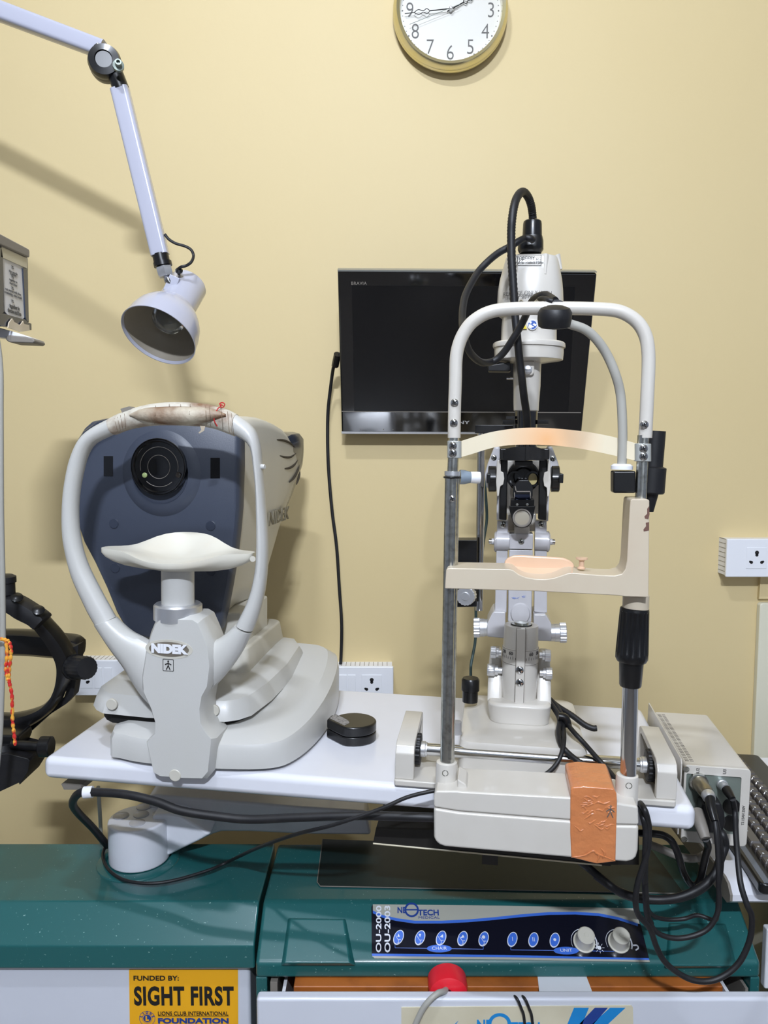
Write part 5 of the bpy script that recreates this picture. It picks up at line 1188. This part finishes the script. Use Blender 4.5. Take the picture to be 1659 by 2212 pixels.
    for x0, x1, s in ((240, 362, -1), (1178, 1300, 1)):
        a = T.at((x0, 655), .185, 1, 'L4'); c = T.at((x1, 655), .185, 1, 'L4'); R2 = T.mm('L4', 392, .185) / 2
        b = B(); b.knurl(a, c, R2, 12, .06); k = t.part('magnification_knob', b, blk)
        xx = 235 if s < 0 else 1305
        b = B(); a = T.at((214 if s < 0 else 1290, 650), .185 - .02, 1, 'L4'); b.box(a.x, a.x + .006, .15, .21, a.z - .006, a.z + .008); t.part('knob_lever', b, blk, k, bevel=.001)
    b = B(); pp(T, 'L4', [(370, 800), (430, 800), (435, 1265), (365, 1265)], wh + .015, wh + .035, b); t.part('rear_column', b, slg); b = B(); pp(T, 'L4', [(1105, 800), (1155, 800), (1135, 1285), (1108, 1285)], wh + .015, wh + .035, b); t.part('rear_column', b, slg)
    # ---- illumination tower
    wt = .20
    b = B(); levels(b, T, 'L3', [(150, 570, 735), (300, 575, 730), (440, 575, 730)], wt); t.part('black_tube', b, blkg)
    for p in ((485, 222, 570, 252), (735, 222, 812, 252), (510, 196, 570, 215)):
        b = B(); rp(T, 'L3', *p, wt - .006, wt + .006, b); t.part('aperture_lever', b, blk)
    b = B(); levels(b, T, 'L3', [(-212, 562, 762), (-92, 558, 757), (-20, 560, 755), (100, 560, 745), (155, 562, 742), (161, 568, 736)], wt); wt_ = t.part('white_tube', b, slm)
    o = T.at((828, 1900), wt - .026, 1, 'L2'); b = B(); pp(T, 'L2', [(785, 1840), (895, 1840), (895, 1960), (870, 1985), (800, 1985), (785, 1960)], wt - .027, wt - .005, b); t.part('lock_boss', b, slm, wt_, bevel=.002)
    b = B(); b.rings(T.at((828, 1930), wt - .027, 1, 'L2'), (0, -1, 0), [(.0068, -.001), (.0068, .002), (.005, .003), (0, .003)], 20); b.mi = 1; o = T.at((828, 1930), wt - .0302, 1, 'L2'); b.box(o.x - .0045, o.x + .0045, o.y, o.y + .0003, o.z - .0006, o.z + .0006); t.part('slotted_screw', b, [silver, dark], wt_)
    b = B(); a = T.at((618, 2015), wt, 1, 'L2'); c = T.at((700, 2015), wt, 1, 'L2'); b.cyl(a, c, .0025); t.part('pin', b, chrome, wt_)
    b = B(); pp(T, 'L2', [(430, 1885), (655, 1850), (662, 1935), (645, 1945), (435, 1942)], wt - .02, wt + .01, b); t.part('filter_lever', b, blk, bevel=.0015)
    b = B(); levels(b, T, 'L2', [(1868, 700, 975), (1850, 600, 1080), (1835, 500, 1180), (1760, 495, 1188), (1712, 495, 1188)], wt, .9); fl_ = t.part('lamp_housing_base', b, slm, bevel=.001)
    b = B(); levels(b, T, 'L2', [(1714, 484, 1203), (1695, 480, 1206), (1672, 484, 1203), (1660, 500, 1190)], wt, .9); t.part('flange', b, slm)
    b = B(); levels(b, T, 'L2', [(1670, 560, 1116), (1500, 568, 1116), (1395, 577, 1114), (1370, 580, 1110)], wt, .85, 2.3); lw = t.part('lower_lamp_cover', b, slm)
    b = B(); levels(b, T, 'L2', [(1415, 570, 1130, .85, 2.3), (1400, 545, 1165, .85, 2.3), (1385, 530, 1185, .85, 2.3), (1270, 524, 1184, .85, 2.3), (1150, 531, 1180, .85, 2.3), (1040, 550, 1170, .85, 2.3), (940, 578, 1150, .85, 2.4), (860, 600, 1135, .8, 2.6), (825, 612, 1120, .78, 2.8), (812, 640, 1090, .7, 3)], wt); hd_ = t.part('lamp_cover', b, slm)
    b = B(); b.loft([[T.at(p, wv, 1, 'L2') for p in ((722, y), (1000, y))] + [T.at(p, wv + dd, 1, 'L2') for p in ((1010, y), (715, y))] for y, wv, dd in ((778, wt - .028, .05), (790, wt - .034, .06), (900, wt - .0375, .05), (980, wt - .036, .03))]); t.part('front_rib', b, slm, hd_, bevel=.002)
    for x in (1000, 1115):
        b = B(); a = T.at((x, 790), wt - (.028 if x < 1100 else 0), 1, 'L2'); c = T.at((x + (0 if x < 1100 else 45), 980 if x < 1100 else 930), wt - (.036 if x < 1100 else 0), 1, 'L2'); b.tube([a, a.lerp(c, .5), c], lambda u: .006 * (1 - u * .6), 10, 4); t.part('cover_ridge', b, slm, hd_)
    # labels
    wl = wt - .0405
    b = B(); q = T.xz('L2', [(728, 785), (965, 785), (965, 892), (728, 892)], wt - .0385); qi = T.xz('L2', [(734, 791), (959, 791), (959, 886), (734, 886)], wt - .0385)
    y_ = wt - .0385; b.loft([[(x, y_, z) for x, z in q], [(x, y_, z) for x, z in qi]], cap=False)
    for s, sz, x, y, f in (('TOPCON', .0046, 805, 813, 1.4), ('SL-7F', .0036, 765, 836, 1), ('BG-4', .0038, 938, 832, 1), ('TOPCON CORP.', .0030, 785, 862, 1.1), ('MADE IN JAPAN', .0028, 920, 860, 1.0)):
        text_b(s, sz, T.at((x, y), y_ - .0002, 1, 'L2'), sx=f, bold=.0002, b=b, ext=.0001)
    p0 = T.at((735, 849), y_, 1, 'L2'); p1 = T.at((958, 849), y_, 1, 'L2'); b.box(p0.x, p1.x, y_ - .0001, y_ + .0001, p0.z - .0002, p0.z + .0002)
    t.part('rating_label', b, inkg, hd_)
    b = B(); o = T.at((868, 1162), wt - .0470, 1, 'L2'); text_b('REPLACE ONLY WITH', .0080, (o.x - .006, o.y, o.z), sx=.92, b=b, ext=.0002)
    o = T.at((842, 1192), wt - .0470, 1, 'L2'); text_b('12V 30W BULB', .0080, o, sx=.98, b=b, ext=.0002); a_ = T.mm('L2', 325, wt); xc = T.at((855, 1170), wt, 1, 'L2').x
    for v in b.bm.verts: v.co.y = wt - a_ * .85 * max(1e-3, 1 - abs((v.co.x - xc) / a_) ** 2.3) ** (1 / 2.3) - (.0006 if v.co.y < o.y else .0002)
    t.part('warning_lettering', b, inkg, hd_)
    o = T.at((876, 1483), wt - .0385, 1, 'L2'); R2 = T.mm('L2', 84, wt) / 2
    ic = t.part('manual_sign', B().rings(o, (0, -1, 0), [(R2 * 1.06, -.003), (R2 * 1.06, .0004), (0, .0004)], 32), white, lw)
    t.part('sign_disc', B().rings(o, (0, -1, 0), [(R2 * .93, 0), (R2 * .93, .0008), (0, .0008)], 32), mat('mandatory_blue', (22, 78, 165), .4), ic)
    b = B(); y_ = o.y - .0010; b.cyl((o.x - .003, y_, o.z + .0035), (o.x - .003, y_ + .0003, o.z + .0035), .0018, n=14)
    b.prism([(o.x - .0055, o.z + .001), (o.x - .002, o.z + .0005), (o.x + .0005, o.z - .002), (o.x + .003, o.z - .0015), (o.x + .001, o.z - .004), (o.x - .001, o.z - .0035), (o.x - .001, o.z - .006), (o.x - .0055, o.z - .004)], y_, y_ + .0003)
    b.prism([(o.x, o.z + .0005), (o.x + .0025, o.z + .0025), (o.x + .004, o.z + .001), (o.x + .0065, o.z + .002), (o.x + .005, o.z - .002), (o.x + .0025, o.z - .001)], y_, y_ + .0003)
    t.part('sign_figure', b, white, ic)
    b = B(); b.prism(T.xz('L2', [(790, 1455), (822, 1522), (745, 1522)], wt - .0385), wt - .0388, wt - .037); wn = t.part('warning_triangle', b, yellow, lw)
    # cap and connector
    b = B(); levels(b, T, 'L2', [(775, 750, 962), (760, 742, 968), (735, 730, 985), (680, 730, 985), (650, 770, 985), (605, 775, 975)], wt, 1, 2.6); t.part('lamp_socket', b, blk)
    b = B(); levels(b, T, 'L2', [(605, 775, 972), (480, 782, 970), (455, 788, 966), (442, 805, 950), (438, 830, 925)], wt, 1); t.part('plug_cap', b, blk)
    # steel rod with black clamp box, on the left of the arms
    wr = .24
    b = B(); b.cyl(T.at((1035, 1318), wr), T.at((1040, 925), wr), T.mm('F', 17, wr) / 2); rd_ = t.part('steel_rod', b, chrome)
    b = B(); rp(T, 'L3', 285, 258, 560, 318, wr - .01, wr + .02, b); t.part('rod_top_clamp', b, blk, bevel=.001)
    b = B(); pp(T, 'L3', [(150, 1085), (300, 1085), (298, 1562), (150, 1565)], wr - .045, wr - .008, b); bx = t.part('clamp_box', b, blk, bevel=.001)
    b = B(); o = T.at((232, 1475), wr - .045, 1, 'L3'); b.knurl(o, o + Vector((-.003, -.014, 0)), .0155, 36, .05); b.rings(o + Vector((-.003, -.014, 0)), (-.2, -1, 0), [(.007, 0), (.006, .002), (0, .002)], 20); t.part('clamp_knob', b, silver, bx)
    # ---- axle and wheels
    ax_y, ax_z = .050, .035
    t.part('axle', B().cyl((.079, ax_y, ax_z), (.398, ax_y, ax_z), .0088, n=32), chrome)
    for x, s in ((.080, 1), (.397, -1)):
        b = B(); b.rings((x, ax_y, ax_z), (s, 0, 0), [(.0112, 0), (.0112, .006), (.0102, .007), (.0102, .009)], 32); t.part('axle_collar', b, silver)
        b = B(); b.knurl((x, ax_y, ax_z), (x - s * .010, ax_y, ax_z), .0225, 40, .05); t.part('wheel', b, blkm)
    return t
slit()
# rail base with toothed guards, fixed on the table
def rails():
    t = Thing('rail_base', 'beige rail base with raised guard at each end under the slit lamp', 'rail', T, (.24, .06, 0))
    b = B(); b.prismz(rrect(.047, .428, -.004, .142, .004), .0005, .009); t.part('base_plate', b, slm, bevel=.002)
    arch = [(0, .009), (0, .046), (.006, .056), (.016, .060), (.126, .064), (.136, .060), (.140, .050), (.140, .009), (.130, .009), (.130, .050), (.124, .054), (.022, .050), (.014, .044), (.012, .036), (.012, .009)]
    for x0, x1, xo in ((.048, .0745, .048), (.402, .4285, .4255)):
        b = B(); b.prismx(arch, x0, x1); g = t.part('guard', b, slm, bevel=.0015)
        b = B(); b.box(xo, xo + .003, .006, .134, .009, .055); t.part('guard_plate', b, slg, g)
        b = B(); b.box(x0 + .007, x1 - .007, .012, .130, .009, .0105)
        for i in range(20): b.box(x0 + .008, x1 - .008, .014 + i * .0058, .0165 + i * .0058, .0105, .0122)
        t.part('rack', b, mat('dark_bronze', (90, 60, 45), .5, .4), g)
        o = (x0 + .001 if x0 < .2 else x1 - .001); 
    b = B(); b.box(.20, .27, .006, .044, .009, .0100); t.part('slide_strip', b, slg, bevel=.0005)
rails()

# ------------------------------------------------------------------ power supply box
def psu():
    x0, x1, y0, y1, z0, z1 = .468, .562, .125, .36, -.1105, .009
    t = Thing('power_supply', 'cream metal power supply box with cable sockets beside the table end', 'power supply', T, ((x0 + x1) / 2, .24, z0))
    b = B(); b.loft([[(x, y, z) for x, z in rrect(x0, x1, z0, z1, .006)] for y in (y0 + .004, y1)]); bd = t.part('case', b, slm, bevel=.001)
    # front rim
    b = B(); b.loft([[(x, y, z) for x, z in rrect(x0 + i, x1 - i, z0 + i, z1 - i, .006 - i * .3)] for y, i in ((y0 + .006, 0), (y0 + .001, 0), (y0, .001))] + [[(x, y, z) for x, z in rrect(x0 + .003, x1 - .013, z0 + .017, z1 - .013, .002)] for y in (y0, y0 + .003)], cap=False); t.part('front_rim', b, slm, bd)
    b = B(); b.box(x0 + .003, x1 - .013, y0 + .0025, y0 + .006, z0 + .016, z1 - .012); t.part('connector_panel', b, steelm, bd)
    # side bracket
    pf = [(y0 - .002, z0 + .012), (y0 - .002, z1 + .002), (y0 + .004, z1 + .008), (y1 + .018, z1 + .010), (y1 + .02, z1 - .05), (y1, z0 + .03)]
    b = B(); b.prismx(pf, x0 - .006, x0 - .004); t.part('bracket_plate', b, slm, bevel=.0005)
    b = B()
    for i in range(34):
        y = y0 + .016 + i * .0062
        if y < y1 - .01: b.box(x0 + .004, x0 + .0095, y, y + .0010, z1 + .0001, z1 + .0004); b.box(x0 + .011, x0 + .0165, y, y + .0010, z1 + .0001, z1 + .0004)
    t.part('vent_slot', b, mat('vent_shadow', (70, 62, 50), .8), bd)
    for p in ((960, 640), (942, 1238)): 
        o = T.at(p, y0 - .0003, 1, 'M5'); b = B(); b.rings(o, (0, -1, 0), [(.0045, -.001), (.0045, .0006), (.003, .0006), (.0026, 0), (0, 0)], 16); t.part('screw', b, chromed, bd)
    b = B(); text_b('U2', .0065, T.at((1060, 650), y0 - .0004, 1, 'M5'), rot=-PI / 2, b=b); text_b('U3', .0065, T.at((1290, 660), y0 - .0004, 1, 'M5'), rot=-PI / 2, b=b); text_b('T3.15AH 250V', .0055, T.at((1448, 1035), y0 - .0004, 1, 'M5'), rot=-PI / 2, b=b, sx=.9)
    t.part('lettering', b, inkg, bd)
    # sockets
    o = T.at((1060, 740), y0 + .002, 1, 'M5'); b = B(); d = Vector((.22, -.62, -.72)).normalized()
    b.rings(o, (0, -1, 0), [(.0135, 0), (.0135, .008), (.012, .0085)], 32); t.part('round_socket', b, chromed, bd)
    b = B(); o2 = o + Vector((0, -.006, 0)); e = T.at((1140, 850), y0 - .035, 1, 'M5'); b.rings(o2, e - o2, [(.011, 0), (.0115, .004), (.0105, (e - o2).length * .55), (.0105, (e - o2).length * .8), (.0085, (e - o2).length)], 32); t.part('plug_shell', b, mat('brass_grey', (150, 142, 122), .3, .85))
    b = B(); e2 = T.at((1160, 890), y0 - .045, 1, 'M5'); b.rings(e, e2 - e, [(.0085, 0), (.0095, .002), (.0095, .008), (.008, .012)], 24); t.part('plug_collar', b, silver)
    b = B(); e3 = T.at((1205, 1090), y0 - .075, 1, 'M5'); b.tube([e2, T.at((1175, 980), y0 - .06, 1, 'M5'), e3], lambda u: .0075 - .002 * u, 14, 5); t.part('strain_relief', b, blk)
    o = T.at((1262, 765), y0 + .002, 1, 'M5'); e = T.at((1300, 810), y0 - .02, 1, 'M5'); b = B(); b.rings(o, e - o, [(.0078, 0), (.0078, .006), (.0066, .007), (.0066, (e - o).length)], 24); t.part('plug_shell', b, silver)
    e2 = T.at((1355, 895), y0 - .038, 1, 'M5'); b = B(); b.rings(e, e2 - e, [(.0068, 0), (.0065, .008), (.0048, (e2 - e).length)], 20); t.part('strain_relief', b, blk)
    for p in ((1345, 955), (1340, 1100)):
        o = T.at(p, y0 + .003, 1, 'M5'); b = B(); b.rings(o, (0, -1, 0), [(.0125, -.002), (.0125, .0015), (.011, .002), (0, .0018)], 32); t.part('blank_socket', b, blk, bd)
    b = B(); pp(T, 'M5', [(1195, 920), (1260, 930), (1290, 1010), (1300, 1100), (1280, 1170), (1240, 1185), (1150, 1190), (1090, 1010), (1100, 930)], y0 - .03, y0 + .0, b); t.part('mains_plug', b, blkm, bevel=.004)
    b = B(); a = T.at((1040, 1010), y0 - .03, 1, 'M5'); c = T.at((1125, 1235), y0 - .065, 1, 'M5'); b.tube([a, T.at((1085, 1120), y0 - .05, 1, 'M5'), c], lambda u: .011 - .004 * u, 16, 5); t.part('grey_plug', b, hinge)
    return T.M @ T.at((1205, 1088), y0 - .075, 1, 'M5'), T.M @ T.at((1355, 895), y0 - .038, 1, 'M5'), T.M @ c, T.M @ T.at((1240, 1170), y0 - .02, 1, 'M5')
e1, e2, e3, e4 = psu()

# ------------------------------------------------------------------ cables on the right
MP = lambda n, pts: [W.at(p[:2], p[2], 1, n) for p in pts]
S_ = 1.115
cable('socket_cable', 'black cable looping lowest from the small round socket over the console corner', [e2] + MP('M5', [(1375, 1000, 1.10), (1385, 1200, 1.075), (1400, 1400, 1.05), (1425, 1620, 1.03), (1480, 1800, 1.02)]) + MP('M6', [(1530, 640, 1.02), (1530, 760, 1.02), (1500, 880, 1.02), (1440, 1000, 1.02), (1350, 1090, 1.02), (1230, 1148, 1.02), (1100, 1152, 1.02), (980, 1105, 1.02), (860, 1010, 1.02), (790, 890, 1.02), (735, 740, 1.015), (650, 640, 1.01), (625, 540, 1.0), (640, 400, 1.0), (680, 270, 1.0), (720, 130, 1.0)]) + MP('M5', [(640, 1150, 1.0), (625, 1050, .995), (600, 980, .995), (565, 930, 1.02), (500, 880, 1.06)]), .0040)
cable('socket_cable', 'black cable making the smaller inner loop in front of the console', [e1] + MP('M5', [(1215, 1180, 1.05), (1230, 1350, 1.045), (1235, 1550, 1.04)]) + MP('M6', [(1272, 420, 1.04), (1278, 560, 1.04), (1240, 680, 1.04), (1170, 760, 1.04), (1060, 805, 1.04), (940, 820, 1.04), (830, 795, 1.04), (760, 740, 1.04), (722, 640, 1.04), (710, 500, 1.03), (703, 380, 1.03), (705, 200, 1.02), (715, 60, 1.01)]) + MP('M5', [(625, 1100, 1.01), (590, 1000, 1.01), (550, 950, 1.03), (520, 900, 1.06)]), .0036)
cable('socket_cable', 'second black cable beside the inner loop from the brass grey plug', [e1 + Vector((.002, 0, .002))] + MP('M5', [(1240, 1180, 1.06), (1262, 1330, 1.06), (1262, 1480, 1.065), (1240, 1640, 1.07), (1230, 1760, 1.075), (1225, 1850, 1.08), (1205, 1930, 1.085)]) + MP('M6', [(1110, 640, 1.095), (1000, 668, 1.10), (860, 672, 1.10), (760, 640, 1.09), (712, 560, 1.07), (704, 420, 1.05), (706, 240, 1.03)]), .0030)
cable('mains_cable', 'thick black mains cable sweeping low under the orange tape to the mains plug', MP('M6', [(190, 215, 1.14), (260, 270, 1.14), (350, 345, 1.13), (450, 425, 1.12), (560, 480, 1.10), (680, 508, 1.09), (820, 518, 1.085), (960, 500, 1.08), (1080, 455, 1.08), (1180, 390, 1.08), (1250, 300, 1.085), (1290, 190, 1.09)]) + MP('M5', [(1290, 1290, 1.095), (1270, 1200, 1.095)]) + [e4], .0062)
cable('mains_cable', 'grey black cable running just below the thick mains cable', MP('M6', [(300, 340, 1.14), (400, 415, 1.13), (520, 490, 1.115), (640, 528, 1.10), (800, 542, 1.09), (950, 530, 1.085), (1090, 485, 1.085), (1190, 420, 1.085), (1240, 350, 1.085)]), .0026, mat('grey_black_rubber', (62, 58, 60), .5))
cable('black_cable', 'glossy black cable curving under the table end to the grey plug', MP('M5', [(560, 1185, 1.10), (660, 1190, 1.09), (760, 1205, 1.085), (830, 1250, 1.08), (875, 1330, 1.08), (905, 1420, 1.08), (935, 1520, 1.09), (985, 1610, 1.10), (1040, 1635, 1.10), (1080, 1580, 1.095), (1100, 1490, 1.09), (1125, 1380, 1.085), (1145, 1300, 1.08)]) + [e3], .0052, blk)
cable('grey_cable', 'thick grey cable behind the black cables at the table end', MP('M5', [(640, 1280, 1.2), (740, 1320, 1.19), (860, 1370, 1.18), (960, 1400, 1.17), (1060, 1400, 1.17), (1120, 1370, 1.16)]), .0062, hinge)
cable('hanging_cable', 'black cable hanging straight down beside the right socket of the head rest', MP('M5', [(560, 950, 1.03), (590, 1050, 1.0), (612, 1150, 1.0), (612, 1300, 1.0), (606, 1450, 1.01), (606, 1600, 1.03), (612, 1750, 1.06), (625, 1880, 1.09), (660, 1960, 1.10)]), .0042)

# slit lamp cables
TP = lambda n, pts: T.path(n, pts)
cable('lamp_cable', 'ribbed black cable arching over the top of the slit lamp and down its tower', TP('L2', [(880, 445, .20), (876, 380, .20), (862, 290, .19), (835, 215, .18), (795, 165, .165), (755, 170, .15), (715, 230, .135), (690, 320, .125), (672, 440, .12), (665, 560, .12), (666, 700, .12), (670, 850, .12), (680, 1010, .12), (692, 1200, .12), (705, 1400, .12), (725, 1600, .12), (745, 1800, .125), (770, 2000, .13), (790, 2180, .14)]) + TP('L3', [(655, 180, .15), (660, 260, .155), (655, 330, .16)]), .0060, blkm, fr=T, res=8, corr=lambda i: 1.06 if (i % 2 and i < 110) else .96)
cable('light_cable', 'smooth black cable looping wide to the left in front of the television', TP('L2', [(880, 640, .165), (850, 622, .16), (800, 622, .16), (740, 650, .15), (640, 710, .145), (540, 765, .14), (440, 845, .13), (340, 950, .12), (260, 1080, .10), (205, 1200, .08), (183, 1320, .06), (178, 1430, .04), (185, 1520, .02), (200, 1610, .02), (235, 1720, .03), (290, 1800, .05), (370, 1855, .08), (450, 1855, .11), (520, 1825, .115), (600, 1745, .112), (680, 1625, .105), (750, 1510, .10), (810, 1390, .09), (850, 1290, .06), (890, 1230, .02), (950, 1195, -.01), (1010, 1190, -.02), (1060, 1215, -.03), (1100, 1245, -.045)]), .0052, blkm, fr=T)
cable('short_cable', 'short black cable loop above the bow tube next to the black tie', TP('L2', [(930, 1245, -.02), (960, 1222, -.03), (1000, 1222, -.04), (1040, 1240, -.048), (1080, 1250, -.05)]), .0034, blkm, fr=T)
b_ = [((1160, 1485, .18), (1180, 1505, .17), (1205, 1526, .15), (1235, 1545, .13), (1262, 1565, .115), (1280, 1573, .11), (1289, 1573, .11))]
cable('stub_cable', 'short black cable ending loose beside the slit lamp base', TP('F', b_[0]), .0045, blkm, fr=T)
cable('base_cable', 'black cable looping down from the slit lamp column into the head rest box', TP('L6', [(808, 25, .18), (850, 60, .17), (890, 110, .14), (925, 165, .11), (945, 220, .09), (952, 290, .055), (938, 370, .035), (905, 435, .025), (850, 485, .015), (770, 520, .005), (700, 538, -.003), (620, 545, -.01), (520, 548, -.012), (425, 547, -.022)]), .0032, blkm, fr=T)
cable('base_cable', 'black cable from the slit lamp column passing behind the right chrome post, lower one', TP('L6', [(812, 35, .18), (860, 80, .165), (905, 140, .13), (928, 190, .10), (922, 250, .075), (935, 320, .05), (975, 370, .04), (1040, 420, .028), (1120, 462, .02), (1190, 505, .005), (1250, 545, -.005), (1320, 600, -.02)]), .0040, blkm, fr=T)
cable('base_cable', 'black cable from the slit lamp column passing behind the right chrome post, upper one', TP('L6', [(815, 25, .18), (870, 70, .165), (915, 120, .14), (955, 190, .11), (1000, 250, .07), (1060, 315, .055), (1130, 395, .035), (1190, 460, .02), (1240, 520, .0), (1300, 580, -.01)]), .0036, blkm, fr=T)
b = B(); p = T.at((950, 185), .095, 1, 'L6'); b.tube([p + Vector((-.008, 0, .004)), p + Vector((.002, 0, .002)), p + Vector((.006, 0, -.010))], .0062, 12, 4)
solo('cable_clamp', 'small black clamp bundling the cables behind the slit lamp column', 'clamp', T, b, blk)
cable('wall_lead', 'thin dark green lead hanging between the steel rod and the wall', TP('L3', [(352, 640, .45), (362, 760, .45), (370, 880, .45), (368, 960, .45), (352, 1060, .44), (340, 1160, .43), (330, 1260, .42), (318, 1400, .42)]) + TP('L5', [(335, 320, .42), (332, 480, .42), (325, 700, .42), (300, 850, .41), (280, 960, .40), (278, 1080, .395), (282, 1200, .385)]), .0028, mat('dark_green_rubber', (52, 72, 70), .5), fr=T)
